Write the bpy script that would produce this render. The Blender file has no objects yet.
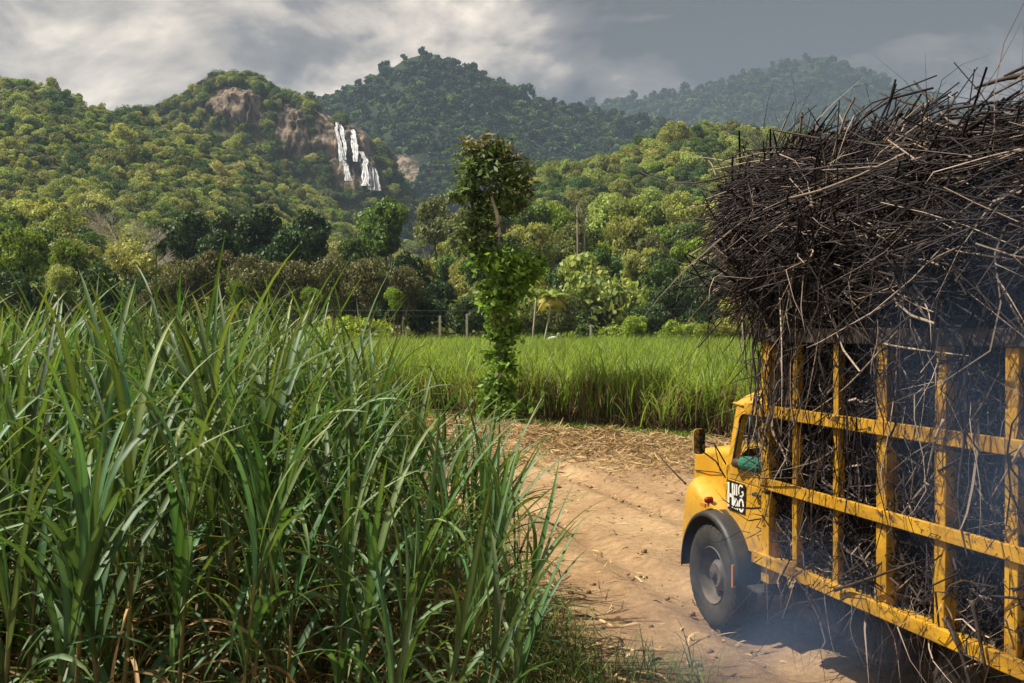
import bpy, bmesh, math, random
import numpy as np
from mathutils import Vector, Matrix
C = bpy.context; SC = C.scene
R = math.radians
rng = np.random.default_rng(7); random.seed(7)

# ------------------------------------------------------------------ camera, sky, sun, exposure
F = 1050.0; CAMZ = 3.0; PITCH = math.atan(10.5 / F)
cam_d = bpy.data.cameras.new('camera'); cam = bpy.data.objects.new('camera', cam_d)
SC.collection.objects.link(cam); SC.camera = cam
cam_d.sensor_width = 36; cam_d.lens = F * 36 / 1024; cam_d.clip_start = 0.1; cam_d.clip_end = 20000
cam.location = (0, 0, CAMZ); cam.rotation_euler = (math.pi / 2 - PITCH, 0, 0)

SUN_AZ, SUN_EL = -84.0, 56.0           # degrees from +Y (negative = left), elevation
world = bpy.data.worlds.new('World'); SC.world = world; world.use_nodes = True
def build_world():
    nt = world.node_tree; N = nt.nodes; L = nt.links; N.clear()
    def n(t, **k):
        o = N.new(t)
        for a, b in k.items(): setattr(o, a, b)
        return o
    out = n('ShaderNodeOutputWorld'); bg = n('ShaderNodeBackground'); bg.inputs[1].default_value = 0.10
    sky = n('ShaderNodeTexSky', sky_type='NISHITA', sun_disc=False)
    sky.sun_elevation = R(SUN_EL); sky.sun_rotation = R(SUN_AZ % 360); sky.altitude = 300
    tc = n('ShaderNodeTexCoord'); sep = n('ShaderNodeSeparateXYZ'); L.new(tc.outputs['Generated'], sep.inputs[0])
    def math_(op, a, b=None, c=None):
        m = n('ShaderNodeMath', operation=op)
        for i, v in enumerate((a, b, c)):
            if v is None: continue
            if isinstance(v, (int, float)): m.inputs[i].default_value = v
            else: L.new(v, m.inputs[i])
        return m.outputs[0]
    # clouds hang in layers: squash the sky direction so that they flatten near the horizon
    mp = n('ShaderNodeMapping'); mp.inputs['Location'].default_value = (0.55, 0.0, 0.35); mp.inputs['Scale'].default_value = (1.0, 1.0, 1.9)
    L.new(tc.outputs['Generated'], mp.inputs[0])
    n1 = n('ShaderNodeTexNoise'); n1.inputs['Scale'].default_value = 3.4; n1.inputs['Detail'].default_value = 7; n1.inputs['Roughness'].default_value = 0.58
    n1.inputs['Distortion'].default_value = 0.35
    L.new(mp.outputs[0], n1.inputs[0])
    mp2 = n('ShaderNodeMapping'); mp2.inputs['Scale'].default_value = (1.0, 1.0, 2.2); mp2.inputs['Location'].default_value = (5.3, 2.4, 0.7)
    L.new(tc.outputs['Generated'], mp2.inputs[0])
    n2 = n('ShaderNodeTexNoise'); n2.inputs['Scale'].default_value = 8.5; n2.inputs['Detail'].default_value = 6; n2.inputs['Roughness'].default_value = 0.55
    n2.inputs['Distortion'].default_value = 0.6
    L.new(mp2.outputs[0], n2.inputs[0])
    # the weather: brighter cloud to the left, heavy rain cloud to the right and overhead
    side = n('ShaderNodeMapRange', interpolation_type='SMOOTHSTEP'); L.new(sep.outputs[0], side.inputs[0])
    side.inputs[1].default_value = -0.10; side.inputs[2].default_value = 0.26; side.inputs[3].default_value = 0.50; side.inputs[4].default_value = -0.30
    hi = n('ShaderNodeMapRange', interpolation_type='SMOOTHSTEP'); L.new(sep.outputs[2], hi.inputs[0])
    hi.inputs[1].default_value = 0.18; hi.inputs[2].default_value = 0.36; hi.inputs[3].default_value = 0.0; hi.inputs[4].default_value = -0.16
    s = math_('ADD', math_('MULTIPLY', math_('SUBTRACT', n1.outputs[0], 0.5), 2.7), side.outputs[0])
    s = math_('ADD', s, hi.outputs[0])
    s = math_('ADD', s, math_('MULTIPLY', math_('SUBTRACT', n2.outputs[0], 0.5), 1.25))
    s = math_('ADD', s, 0.25)
    cr = n('ShaderNodeValToRGB'); L.new(s, cr.inputs[0])
    e = cr.color_ramp.elements
    e[0].position = 0.0; e[0].color = (0.036, 0.030, 0.027, 1)
    e[1].position = 1.0; e[1].color = (0.68, 0.585, 0.46, 1)
    a = e.new(0.35); a.color = (0.120, 0.102, 0.090, 1)
    a = e.new(0.68); a.color = (0.365, 0.308, 0.248, 1)
    vm = n('ShaderNodeVectorMath', operation='SCALE'); L.new(cr.outputs[0], vm.inputs[0]); vm.inputs['Scale'].default_value = 14.5
    mix = n('ShaderNodeMix', data_type='RGBA'); mix.inputs[0].default_value = 0.94
    L.new(sky.outputs[0], mix.inputs[6]); L.new(vm.outputs[0], mix.inputs[7])
    L.new(mix.outputs[2], bg.inputs[0]); L.new(bg.outputs[0], out.inputs[0])
build_world()
sd = bpy.data.lights.new('sun', 'SUN'); sun = bpy.data.objects.new('sun', sd); SC.collection.objects.link(sun)
sd.energy = 4.2; sd.angle = R(0.6); sd.color = (1.0, 0.92, 0.79)
SV = Vector((math.sin(R(SUN_AZ)) * math.cos(R(SUN_EL)), math.cos(R(SUN_AZ)) * math.cos(R(SUN_EL)), math.sin(R(SUN_EL))))
sun.rotation_euler = SV.to_track_quat('Z', 'Y').to_euler(); sun.location = (-30, 10, 40)
SC.view_settings.view_transform = 'Standard'; SC.view_settings.look = 'None'
SC.view_settings.exposure = 1.2; SC.view_settings.gamma = 1.0
SC.render.engine = 'CYCLES'
SC.cycles.max_bounces = 5; SC.cycles.diffuse_bounces = 3; SC.cycles.glossy_bounces = 2; SC.cycles.transmission_bounces = 3
SC.cycles.transparent_max_bounces = 8; SC.cycles.volume_bounces = 0; SC.cycles.use_denoising = True
SC.cycles.volume_step_rate = 2.0; SC.cycles.volume_max_steps = 96

# ------------------------------------------------------------------ helpers
def link(o, parent=None):
    SC.collection.objects.link(o)
    if parent is not None: o.parent = parent
    return o
def tag(o, label=None, cat=None, group=None, kind=None):
    if label: o['label'] = label
    if cat: o['category'] = cat
    if group: o['group'] = group
    if kind: o['kind'] = kind
    return o
def empty(name, loc=(0, 0, 0), rz=0.0):
    o = bpy.data.objects.new(name, None); o.location = loc; o.rotation_euler = (0, 0, rz); o.empty_display_size = 0.3
    return link(o)
def mesh_np(name, V, Fq, mats, col=None, midx=None, smooth=False):
    """V (n,3), Fq (m,k) array or list of arrays; col (n,3) stored as point colour attribute Col"""
    me = bpy.data.meshes.new(name)
    V = np.asarray(V, np.float32)
    groups = Fq if isinstance(Fq, list) else [Fq]
    groups = [np.asarray(g, np.int32) for g in groups if len(g)]
    nl = sum(g.size for g in groups); nf = sum(len(g) for g in groups)
    me.vertices.add(len(V)); me.vertices.foreach_set('co', V.ravel())
    me.loops.add(nl); me.loops.foreach_set('vertex_index', np.concatenate([g.ravel() for g in groups]))
    tot = np.concatenate([np.full(len(g), g.shape[1], np.int32) for g in groups])
    st = np.concatenate([[0], np.cumsum(tot)[:-1]]).astype(np.int32)
    me.polygons.add(nf); me.polygons.foreach_set('loop_start', st); me.polygons.foreach_set('loop_total', tot)
    if midx is not None: me.polygons.foreach_set('material_index', np.asarray(midx, np.int32))
    if smooth: me.polygons.foreach_set('use_smooth', np.ones(nf, bool))
    for m in (mats if isinstance(mats, (list, tuple)) else [mats]): me.materials.append(m)
    me.update(calc_edges=True)
    if col is not None:
        a = me.color_attributes.new('Col', 'FLOAT_COLOR', 'POINT')
        c4 = np.ones((len(V), 4), np.float32); c4[:, :3] = col
        a.data.foreach_set('color', c4.ravel())
    me.validate()
    return me
def obj_np(name, V, Fq, mats, parent=None, **k):
    return link(bpy.data.objects.new(name, mesh_np(name, V, Fq, mats, **k)), parent)

class MB:
    """collects simple solids into one mesh"""
    def __init__(s): s.V = []; s.F = []; s.M = []; s.n = 0
    def add(s, V, Fs, m=0):
        s.V += [tuple(v) for v in V]
        for f in Fs: s.F.append(tuple(i + s.n for i in f)); s.M.append(m)
        s.n += len(V)
    def box(s, x0, x1, y0, y1, z0, z1, m=0):
        V = [(x, y, z) for z in (z0, z1) for y in (y0, y1) for x in (x0, x1)]
        s.add(V, [(0, 2, 3, 1), (4, 5, 7, 6), (0, 1, 5, 4), (2, 6, 7, 3), (0, 4, 6, 2), (1, 3, 7, 5)], m)
    def lathe(s, prof, n=32, axis='y', c=(0, 0, 0), m=0, a0=0, a1=2 * math.pi, closed=True):
        """prof [(r,h)], revolve about axis"""
        k = len(prof); V = []; nn = n if closed else n + 1
        for i in range(nn):
            a = a0 + (a1 - a0) * i / n
            for r, h in prof:
                u, v = r * math.cos(a), r * math.sin(a)
                p = {'y': (u, h, v), 'z': (u, v, h), 'x': (h, u, v)}[axis]
                V.append((p[0] + c[0], p[1] + c[1], p[2] + c[2]))
        Fs = []
        for i in range(n):
            j = (i + 1) % nn
            for q in range(k - 1): Fs.append((i * k + q, i * k + q + 1, j * k + q + 1, j * k + q))
        s.add(V, Fs, m)
    def tube(s, P, rad, n=8, m=0, cap=True):
        P = [Vector(p) for p in P]; k = len(P); V = []
        if not hasattr(rad, '__len__'): rad = [rad] * k
        up = Vector((0, 0, 1))
        for i in range(k):
            t = (P[min(i + 1, k - 1)] - P[max(i - 1, 0)]).normalized()
            a = t.cross(up if abs(t.z) < .9 else Vector((1, 0, 0))).normalized(); b = t.cross(a)
            for j in range(n):
                an = 2 * math.pi * j / n
                V.append(P[i] + (a * math.cos(an) + b * math.sin(an)) * rad[i])
        Fs = [(i * n + j, i * n + (j + 1) % n, (i + 1) * n + (j + 1) % n, (i + 1) * n + j) for i in range(k - 1) for j in range(n)]
        if cap: Fs += [tuple(range(n))[::-1], tuple((k - 1) * n + j for j in range(n))]
        s.add(V, Fs, m)
    def grid(s, rows, m=0, close=False):
        k = len(rows[0]); V = [p for r in rows for p in r]; Fs = []
        for i in range(len(rows) - 1 + (1 if close else 0)):
            for j in range(k - 1):
                a = i * k; b = ((i + 1) % len(rows)) * k
                Fs.append((a + j, a + j + 1, b + j + 1, b + j))
        s.add(V, Fs, m)
    def build(s, name, mats, parent=None, bevel=0, smooth=False, subsurf=0, solid=0, loc=None, auto=None):
        me = bpy.data.meshes.new(name); me.from_pydata([tuple(v) for v in s.V], [], s.F)
        for m in (mats if isinstance(mats, (list, tuple)) else [mats]): me.materials.append(m)
        me.polygons.foreach_set('material_index', s.M)
        bm = bmesh.new(); bm.from_mesh(me)
        if not solid: bmesh.ops.recalc_face_normals(bm, faces=bm.faces)
        bm.to_mesh(me); bm.free()
        if smooth: me.polygons.foreach_set('use_smooth', [True] * len(me.polygons))
        o = link(bpy.data.objects.new(name, me), parent)
        if solid:
            md = o.modifiers.new('solid', 'SOLIDIFY'); md.thickness = solid; md.offset = 0
        if bevel:
            md = o.modifiers.new('bevel', 'BEVEL'); md.width = bevel; md.segments = 2; md.limit_method = 'ANGLE'
        if subsurf:
            md = o.modifiers.new('sub', 'SUBSURF'); md.levels = subsurf; md.render_levels = subsurf
        if loc: o.location = loc
        return o

def batch_tubes(P, Rr, S=3):
    """P (N,K,3), Rr (N,K) -> V, F"""
    N, K, _ = P.shape
    T = np.empty_like(P); T[:, 1:-1] = P[:, 2:] - P[:, :-2]; T[:, 0] = P[:, 1] - P[:, 0]; T[:, -1] = P[:, -1] - P[:, -2]
    T /= np.linalg.norm(T, axis=2, keepdims=True) + 1e-9
    ref = np.where(np.abs(T[:, :, 2:3]) < .85, np.array([0, 0, 1.]), np.array([1., 0, 0]))
    A = np.cross(T, ref); A /= np.linalg.norm(A, axis=2, keepdims=True) + 1e-9; B = np.cross(T, A)
    an = 2 * np.pi * np.arange(S) / S
    V = P[:, :, None] + Rr[:, :, None, None] * (A[:, :, None] * np.cos(an)[None, None, :, None] + B[:, :, None] * np.sin(an)[None, None, :, None])
    base = (np.arange(N) * K * S)[:, None, None]; k = (np.arange(K - 1) * S)[None, :, None]; j = np.arange(S)[None, None]; j2 = (j + 1) % S
    Fq = np.stack([base + k + j, base + k + j2, base + k + S + j2, base + k + S + j], -1).reshape(-1, 4)
    return V.reshape(-1, 3), Fq
def batch_ribbons(P, W, Nn=None, fold=0.0):
    """P (N,K,3) centre line, W (N,K,3) half width vector; with fold: three verts across, centre pushed along Nn"""
    N, K, _ = P.shape
    if Nn is None:
        V = np.stack([P - W, P + W], 2); c = 2
    else:
        V = np.stack([P - W, P - Nn * fold * np.linalg.norm(W, axis=2, keepdims=True), P + W], 2); c = 3
    base = (np.arange(N) * K * c)[:, None, None]; k = (np.arange(K - 1) * c)[None, :, None]; j = np.arange(c - 1)[None, None]
    Fq = np.stack([base + k + j, base + k + j + 1, base + k + c + j + 1, base + k + c + j], -1).reshape(-1, 4)
    return V.reshape(-1, 3), Fq

_perm = np.random.default_rng(3).random((256, 256))
def vnoise(x, y):
    xi = np.floor(x).astype(int); yi = np.floor(y).astype(int); fx = x - xi; fy = y - yi
    fx = fx * fx * (3 - 2 * fx); fy = fy * fy * (3 - 2 * fy)
    g = lambda a, b: _perm[a & 255, b & 255]
    return (g(xi, yi) * (1 - fx) + g(xi + 1, yi) * fx) * (1 - fy) + (g(xi, yi + 1) * (1 - fx) + g(xi + 1, yi + 1) * fx) * fy - .5
def fbm(x, y, o=4):
    s = 0; a = 1.0
    for i in range(o): s = s + a * vnoise(x * 2 ** i + 17.3 * i, y * 2 ** i + 5.1 * i); a *= .5
    return s

# ------------------------------------------------------------------ materials
def mat(name, col, rough=.8, metal=0, spec=.3):
    m = bpy.data.materials.new(name); m.use_nodes = True; b = m.node_tree.nodes['Principled BSDF']
    b.inputs['Base Color'].default_value = (*col, 1); b.inputs['Roughness'].default_value = rough; b.inputs['Metallic'].default_value = metal
    b.inputs['Specular IOR Level'].default_value = spec
    return m
def nd(m, t, **k):
    o = m.node_tree.nodes.new(t)
    for a, b in k.items(): setattr(o, a, b)
    return o
def lk(m, a, b): m.node_tree.links.new(a, b)
def ramp(m, fac, stops):
    r = nd(m, 'ShaderNodeValToRGB'); lk(m, fac, r.inputs[0]); e = r.color_ramp.elements
    e[0].position, e[0].color = stops[0][0], (*stops[0][1], 1); e[1].position, e[1].color = stops[-1][0], (*stops[-1][1], 1)
    for p, c in stops[1:-1]:
        x = e.new(p); x.color = (*c, 1)
    return r.outputs[0]
def noise(m, scale, detail=4, rough=.6, coord='Object', vec_scale=None):
    tc = nd(m, 'ShaderNodeTexCoord'); n = nd(m, 'ShaderNodeTexNoise'); n.inputs['Scale'].default_value = scale
    n.inputs['Detail'].default_value = detail; n.inputs['Roughness'].default_value = rough
    if vec_scale:
        mp = nd(m, 'ShaderNodeMapping'); mp.inputs['Scale'].default_value = vec_scale; lk(m, tc.outputs[coord], mp.inputs[0]); lk(m, mp.outputs[0], n.inputs[0])
    else: lk(m, tc.outputs[coord], n.inputs[0])
    return n.outputs[0]
def mixc(m, fac, a, b, mode='MIX'):
    x = nd(m, 'ShaderNodeMix', data_type='RGBA', blend_type=mode)
    for i, v in ((0, fac), (6, a), (7, b)):
        if hasattr(v, 'is_output'): lk(m, v, x.inputs[i])
        elif i == 0: x.inputs[0].default_value = v
        else: x.inputs[i].default_value = (*v, 1)
    return x.outputs[2]
def bump(m, h, strength=.5, dist=.02):
    b = nd(m, 'ShaderNodeBump'); b.inputs['Strength'].default_value = strength; b.inputs['Distance'].default_value = dist
    lk(m, h, b.inputs['Height']); lk(m, b.outputs[0], m.node_tree.nodes['Principled BSDF'].inputs['Normal'])
def foliage(name, col, var=.35, trans=.35, rough=.55, hue=0.03, spec=.25, tr_tint=(1.25, 1.2, .5)):
    """leaf surface: base colour times the Col attribute, varied per plant; part of the light passes through"""
    m = mat(name, col, rough, spec=spec); N = m.node_tree.nodes; p = N['Principled BSDF']; out = N['Material Output']
    at = nd(m, 'ShaderNodeAttribute', attribute_name='Col')
    c = mixc(m, 1.0, col, at.outputs['Color'], 'MULTIPLY')
    oi = nd(m, 'ShaderNodeObjectInfo')
    hs = nd(m, 'ShaderNodeHueSaturation'); lk(m, c, hs.inputs['Color'])
    mr = nd(m, 'ShaderNodeMapRange'); lk(m, oi.outputs['Random'], mr.inputs[0]); mr.inputs[3].default_value = 1 - var; mr.inputs[4].default_value = 1 + var
    lk(m, mr.outputs[0], hs.inputs['Value'])
    wn = nd(m, 'ShaderNodeTexWhiteNoise', noise_dimensions='1D'); lk(m, oi.outputs['Random'], wn.inputs['W'])
    mh = nd(m, 'ShaderNodeMapRange'); lk(m, wn.outputs['Value'], mh.inputs[0]); mh.inputs[3].default_value = .5 - hue * .35; mh.inputs[4].default_value = .5 + hue
    lk(m, mh.outputs[0], hs.inputs['Hue'])
    lk(m, hs.outputs[0], p.inputs['Base Color'])
    tr = nd(m, 'ShaderNodeBsdfTranslucent'); tcx = mixc(m, 1.0, hs.outputs[0], tr_tint, 'MULTIPLY'); lk(m, tcx, tr.inputs[0])
    ms = nd(m, 'ShaderNodeMixShader'); ms.inputs[0].default_value = trans
    lk(m, p.outputs[0], ms.inputs[1]); lk(m, tr.outputs[0], ms.inputs[2]); lk(m, ms.outputs[0], out.inputs[0])
    return m
M = {}
M['cane_leaf'] = foliage('cane_leaf', (.082, .142, .048), var=.26, trans=.30, rough=.5, spec=.35, hue=.015)
M['cane_dry'] = foliage('cane_dry_leaf', (.30, .215, .115), var=.3, trans=.25, rough=.8, hue=.01, tr_tint=(1.1, 1, .8))
M['cane_stalk'] = foliage('cane_stalk', (.20, .17, .07), var=.2, trans=0.0, rough=.5, hue=.02)
M['field_leaf'] = foliage('field_cane_leaf', (.215, .305, .058), var=.2, trans=.45, rough=.5, hue=.012)
M['leaf_dark'] = foliage('leaf_dark', (.055, .095, .030), var=.25, trans=.2)
M['leaf_mid'] = foliage('leaf_mid', (.105, .170, .045), var=.3, trans=.28)
M['leaf_lime'] = foliage('leaf_lime', (.235, .32, .045), var=.2, trans=.35)
M['leaf_olive'] = foliage('leaf_olive', (.17, .20, .08), var=.25, trans=.25)
M['leaf_brown'] = foliage('leaf_brown', (.155, .150, .062), var=.2, trans=.15)
M['leaf_pale'] = foliage('leaf_pale', (.42, .42, .16), var=.2, trans=.25)
M['leaf_vine'] = foliage('leaf_vine', (.18, .30, .040), var=.1, trans=.4)
M['leaf_hill'] = foliage('leaf_hill', (.30, .325, .098), var=.45, trans=.35, hue=.035)
M['leaf_far'] = foliage('leaf_far', (.050, .090, .044), var=.42, trans=.15, hue=.03)  # cloud shade on the mountain is put into this darker leaf colour
M['weed'] = foliage('weed', (.075, .13, .03), var=.3, trans=.3)
M['straw'] = foliage('straw', (.47, .345, .175), var=0, trans=.12, hue=0, tr_tint=(1, 1, 1))
M['load'] = foliage('burnt_cane', (1, 1, 1), var=0, trans=0.0, hue=0, rough=.7)
def bark(name, a, b):
    m = mat(name, a, .9); c = ramp(m, noise(m, 6, 5, vec_scale=(1, 1, .25)), [(.3, a), (.7, b)]); lk(m, c, m.node_tree.nodes['Principled BSDF'].inputs['Base Color']); return m
M['bark'] = bark('bark', (.10, .075, .05), (.24, .20, .15)); M['bark_pale'] = bark('bark_pale', (.30, .26, .20), (.55, .50, .42))
def paint_mat():
    m = mat('yellow_paint', (.62, .33, .018), .42, spec=.5); p = m.node_tree.nodes['Principled BSDF']
    base = ramp(m, noise(m, 2.3, 5), [(.3, (.46, .235, .012)), (.7, (.60, .33, .022))])
    dirt = ramp(m, noise(m, 7, 8, .72), [(.56, (0, 0, 0)), (.66, (1, 1, 1))])
    grime = mixc(m, .55, (0, 0, 0), dirt)
    c = mixc(m, grime, base, (.16, .085, .03))
    chips = ramp(m, noise(m, 26, 3, .6), [(.69, (0, 0, 0)), (.72, (1, 1, 1))])
    c = mixc(m, chips, c, (.045, .025, .02))
    tc = nd(m, 'ShaderNodeTexCoord'); sx = nd(m, 'ShaderNodeSeparateXYZ'); lk(m, tc.outputs['Object'], sx.inputs[0])      # road mud thrown up on the lower panels
    hz = nd(m, 'ShaderNodeMapRange'); lk(m, sx.outputs[2], hz.inputs[0]); hz.inputs[1].default_value = 1.35; hz.inputs[2].default_value = .75
    mm = nd(m, 'ShaderNodeMath', operation='MULTIPLY'); lk(m, hz.outputs[0], mm.inputs[0]); lk(m, ramp(m, noise(m, 9, 8, .75), [(.40, (.1,) * 3), (.62, (.9,) * 3)]), mm.inputs[1])
    c = mixc(m, mm.outputs[0], c, (.24, .165, .10))
    lk(m, c, p.inputs['Base Color']); bump(m, noise(m, 1.9, 3), .5, .012)
    r = ramp(m, noise(m, 5, 6), [(.3, (.35,) * 3), (.7, (.62,) * 3)]); lk(m, r, p.inputs['Roughness'])
    return m
M['paint'] = paint_mat()
def frame_mat():
    m = mat('worn_yellow_frame', (.6, .33, .02), .6); p = m.node_tree.nodes['Principled BSDF']
    base = ramp(m, noise(m, 3, 6), [(.3, (.38, .19, .010)), (.7, (.56, .31, .016))])
    chips = ramp(m, noise(m, 13, 8, .75), [(.56, (0, 0, 0)), (.62, (1, 1, 1))])
    c = mixc(m, chips, base, (.055, .030, .020))
    soot = ramp(m, noise(m, 4.2, 5, .6, vec_scale=(.35, 1, 1)), [(.46, (0, 0, 0)), (.70, (.85,) * 3)])
    c = mixc(m, soot, c, (.10, .055, .022)); lk(m, c, p.inputs['Base Color'])
    bump(m, noise(m, 30, 4), .3, .004)
    return m
M['frame'] = frame_mat()
def dirty(name, a, b, rough=.7, sc=5, metal=0):
    m = mat(name, a, rough, metal); c = ramp(m, noise(m, sc, 6), [(.35, a), (.7, b)]); lk(m, c, m.node_tree.nodes['Principled BSDF'].inputs['Base Color']); return m
M['rubber'] = dirty('tyre_rubber', (.016, .016, .016), (.055, .045, .036), .85)
M['mudguard'] = dirty('black_mudguard', (.018, .020, .024), (.05, .045, .042), .5)
M['rim'] = dirty('dusty_rim', (.045, .04, .034), (.15, .12, .09), .6)
M['chassis'] = dirty('dark_chassis', (.02, .02, .022), (.07, .05, .036), .75)
M['stick_dark'] = dirty('charred_stalk', (.018, .013, .012), (.07, .05, .04), .7, 12); M['stick_tan'] = dirty('bare_stalk', (.20, .15, .11), (.42, .33, .24), .8, 12)
M['interior'] = mat('cab_interior', (.03, .028, .026), .8)
M['glass'] = mat('dusty_glass', (.9, .92, .9), .1)
def glass():
    m = M['glass']; N = m.node_tree.nodes; t = nd(m, 'ShaderNodeBsdfTransparent'); g = nd(m, 'ShaderNodeBsdfGlossy'); g.inputs['Roughness'].default_value = .05
    ms = nd(m, 'ShaderNodeMixShader'); ms.inputs[0].default_value = .12; t.inputs[0].default_value = (.86, .88, .84, 1)
    lk(m, t.outputs[0], ms.inputs[1]); lk(m, g.outputs[0], ms.inputs[2]); lk(m, ms.outputs[0], N['Material Output'].inputs[0])
glass()
M['red'] = mat('red_lens', (.22, .012, .01), .35); M['orange'] = mat('orange_reflector', (.45, .16, .03), .4)
M['black'] = mat('black_plate', (.012, .014, .012), .4); M['white'] = dirty('white_lettering', (.78, .76, .70), (.6, .58, .52), .6)
M['mirror'] = mat('mirror_glass', (.5, .5, .5), .05, 1.0)
M['skin'] = mat('skin', (.055, .028, .018), .5); M['shirt'] = dirty('green_shirt', (.012, .105, .065), (.02, .16, .10), .85)
M['trousers'] = mat('trousers', (.03, .03, .05), .9); M['hair'] = mat('hair', (.01, .008, .007), .9)
M['concrete'] = dirty('post_concrete', (.45, .42, .34), (.62, .58, .48), .85)
M['wire'] = mat('wire', (.06, .06, .06), .5, .5)
M['bird'] = mat('white_feathers', (.8, .8, .78), .8); M['beak'] = mat('beak', (.7, .4, .05), .5)
def soil():
    m = mat('dirt', (.36, .23, .13), .95, spec=.1); p = m.node_tree.nodes['Principled BSDF']
    a = ramp(m, noise(m, .35, 6, .6), [(.33, (.24, .15, .085)), (.52, (.36, .245, .135)), (.7, (.46, .33, .19))])
    b = ramp(m, noise(m, 7.0, 8, .7), [(.3, (.62, .60, .58)), (.65, (1.1, 1.08, 1.05))])
    c = mixc(m, 1, a, b, 'MULTIPLY')
    at = nd(m, 'ShaderNodeAttribute', attribute_name='Col')          # leaf mould tone, with the cane's shade painted into it
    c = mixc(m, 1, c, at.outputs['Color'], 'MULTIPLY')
    lk(m, c, p.inputs['Base Color']); bump(m, noise(m, 14, 9, .7), .8, .05)
    return m
M['soil'] = soil()
def hillmat(name, g0, g1):
    m = mat(name, g0, .95, spec=.1); p = m.node_tree.nodes['Principled BSDF']
    green = ramp(m, noise(m, .03, 6), [(.35, g0), (.65, g1)])
    rock = ramp(m, noise(m, .085, 10, .78, vec_scale=(1, 1, .20)), [(.40, (.03, .032, .022)), (.46, (.10, .085, .06)), (.52, (.24, .19, .15)), (.58, (.36, .27, .20)), (.66, (.52, .36, .24)), (.74, (.30, .26, .22))])
    at = nd(m, 'ShaderNodeAttribute', attribute_name='Col')
    sp = nd(m, 'ShaderNodeSeparateColor'); lk(m, at.outputs['Color'], sp.inputs[0])
    c = mixc(m, sp.outputs[0], green, rock); lk(m, c, p.inputs['Base Color'])
    bump(m, noise(m, .16, 8, .7, vec_scale=(1, 1, .3)), 1.0, 5.0)
    return m
M['hill'] = hillmat('hillside', (.05, .06, .02), (.10, .10, .036)); M['far_hill'] = hillmat('mountainside', (.02, .035, .018), (.035, .05, .024))
M['ground'] = dirty('valley_floor', (.05, .07, .02), (.10, .11, .04), .95, .05)
def water():
    m = mat('falling_water', (.7, .72, .74), .6); c = ramp(m, noise(m, .35, 6, .7, vec_scale=(1, 1, .15)), [(.36, (.22, .23, .24)), (.58, (.72, .74, .77))])
    lk(m, c, m.node_tree.nodes['Principled BSDF'].inputs['Base Color']); return m
M['water'] = water()

# ------------------------------------------------------------------ land forms
# every hill is a sheet z(u, Y) with u = X / Y: crest traced as (u, elevation ratio, distance)
class Hill:
    def __init__(s, name, crest, foot, zf, drop=0, rock=(), steep=None, mt='hill', amp=5, nscale=90, seed=0, back=1.35):
        cr = np.array(crest, float); s.px = cr[:, 0]; s.el = (331 - cr[:, 1]) / F; s.cy = cr[:, 2]
        s.name, s.foot, s.zf, s.drop, s.rock, s.steep, s.mt, s.amp, s.ns, s.seed, s.back = name, foot, zf, drop, rock, steep, mt, amp, nscale, seed, back
    def crest(s, u):
        px = 512 + u * F
        return np.interp(px, s.px, s.cy), None
    def z(s, u, Y):
        px = 512 + u * F; cy = np.interp(px, s.px, s.cy); el = np.interp(px, s.px, s.el)
        zc = CAMZ + el * cy - s.drop; t = (Y - s.foot) / (cy - s.foot)
        tc = np.clip(t, 0, 1)
        sh = tc * (.55 + .45 * tc)
        if s.steep:
            a, b, w = s.steep; q = np.clip((tc - a) / (b - a), 0, 1); q = q * q * (3 - 2 * q); sh = sh * (1 - w) + w * (q * .97 + .03 * tc)
        z = s.zf + (zc - s.zf) * sh
        over = np.clip(t - 1, 0, 1); z = z - over * (zc - s.zf) * 1.3
        nz = fbm(u * Y / s.ns + s.seed, Y / s.ns + s.seed * 2, 5)
        env = np.clip(t * 4, 0, 1) * (1 - .75 * np.exp(-((t - 1) / .06) ** 2))
        # spurs and gullies running down the slope
        gul = fbm(u * cy / s.ns * .9 + s.seed, Y / s.ns * .22, 3)
        return z + s.amp * env * (nz + 1.1 * gul) - np.where(t < 0, -t * 60, 0)
    def rockmask(s, u, Y, z):
        px = 512 + u * F; py = 331 - F * (z - CAMZ) / Y; m = np.zeros_like(px)
        wob = fbm(px / 9., py / 9., 3) * .5
        for cx, cy_, rx, ry in s.rock: m = np.maximum(m, ((px - cx) / rx) ** 2 + ((py - cy_) / ry) ** 2 + wob < 1)
        return m
    def build(s, nu=260, nt=90, u0=-1.0, u1=1.0):
        u = np.linspace(u0, u1, nu); t = np.linspace(-.02, s.back, nt)
        U, T = np.meshgrid(u, t, indexing='ij'); cy = np.interp(512 + U * F, s.px, s.cy)
        Y = s.foot + T * (cy - s.foot); Z = s.z(U, Y)
        rm = s.rockmask(U, Y, Z).astype(float)
        Z2 = Z + rm * 3 * fbm(U * Y / 9, Z / 14, 4)
        V = np.stack([U * Y, Y - rm * 17 * np.abs(fbm(U * Y / 8, Z / 90 + 3, 4)) + rm * 9 * fbm(U * Y / 40, Z / 9, 3), Z2], -1).reshape(-1, 3)
        i = np.arange(nu - 1)[:, None] * nt; j = np.arange(nt - 1)[None]
        Fq = np.stack([i + j, i + nt + j, i + nt + j + 1, i + j + 1], -1).reshape(-1, 4)
        col = np.repeat(rm.reshape(-1, 1), 3, 1)
        o = obj_np(s.name, V, Fq, M[s.mt], col=col, smooth=True); o['kind'] = 'structure'
        return o
    def hit(s, px, py):
        u = (px - 512) / F; el = (331 - py) / F; cy = float(np.interp(px, s.px, s.cy))
        Ys = np.linspace(s.foot, cy * 1.02, 900); z = s.z(np.full(900, u), Ys)
        k = np.argmax(z >= CAMZ + el * Ys)
        Y = Ys[k] if z[k] >= CAMZ + el * Ys[k] else cy
        return np.array([u * Y, Y, CAMZ + el * Y])
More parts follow.
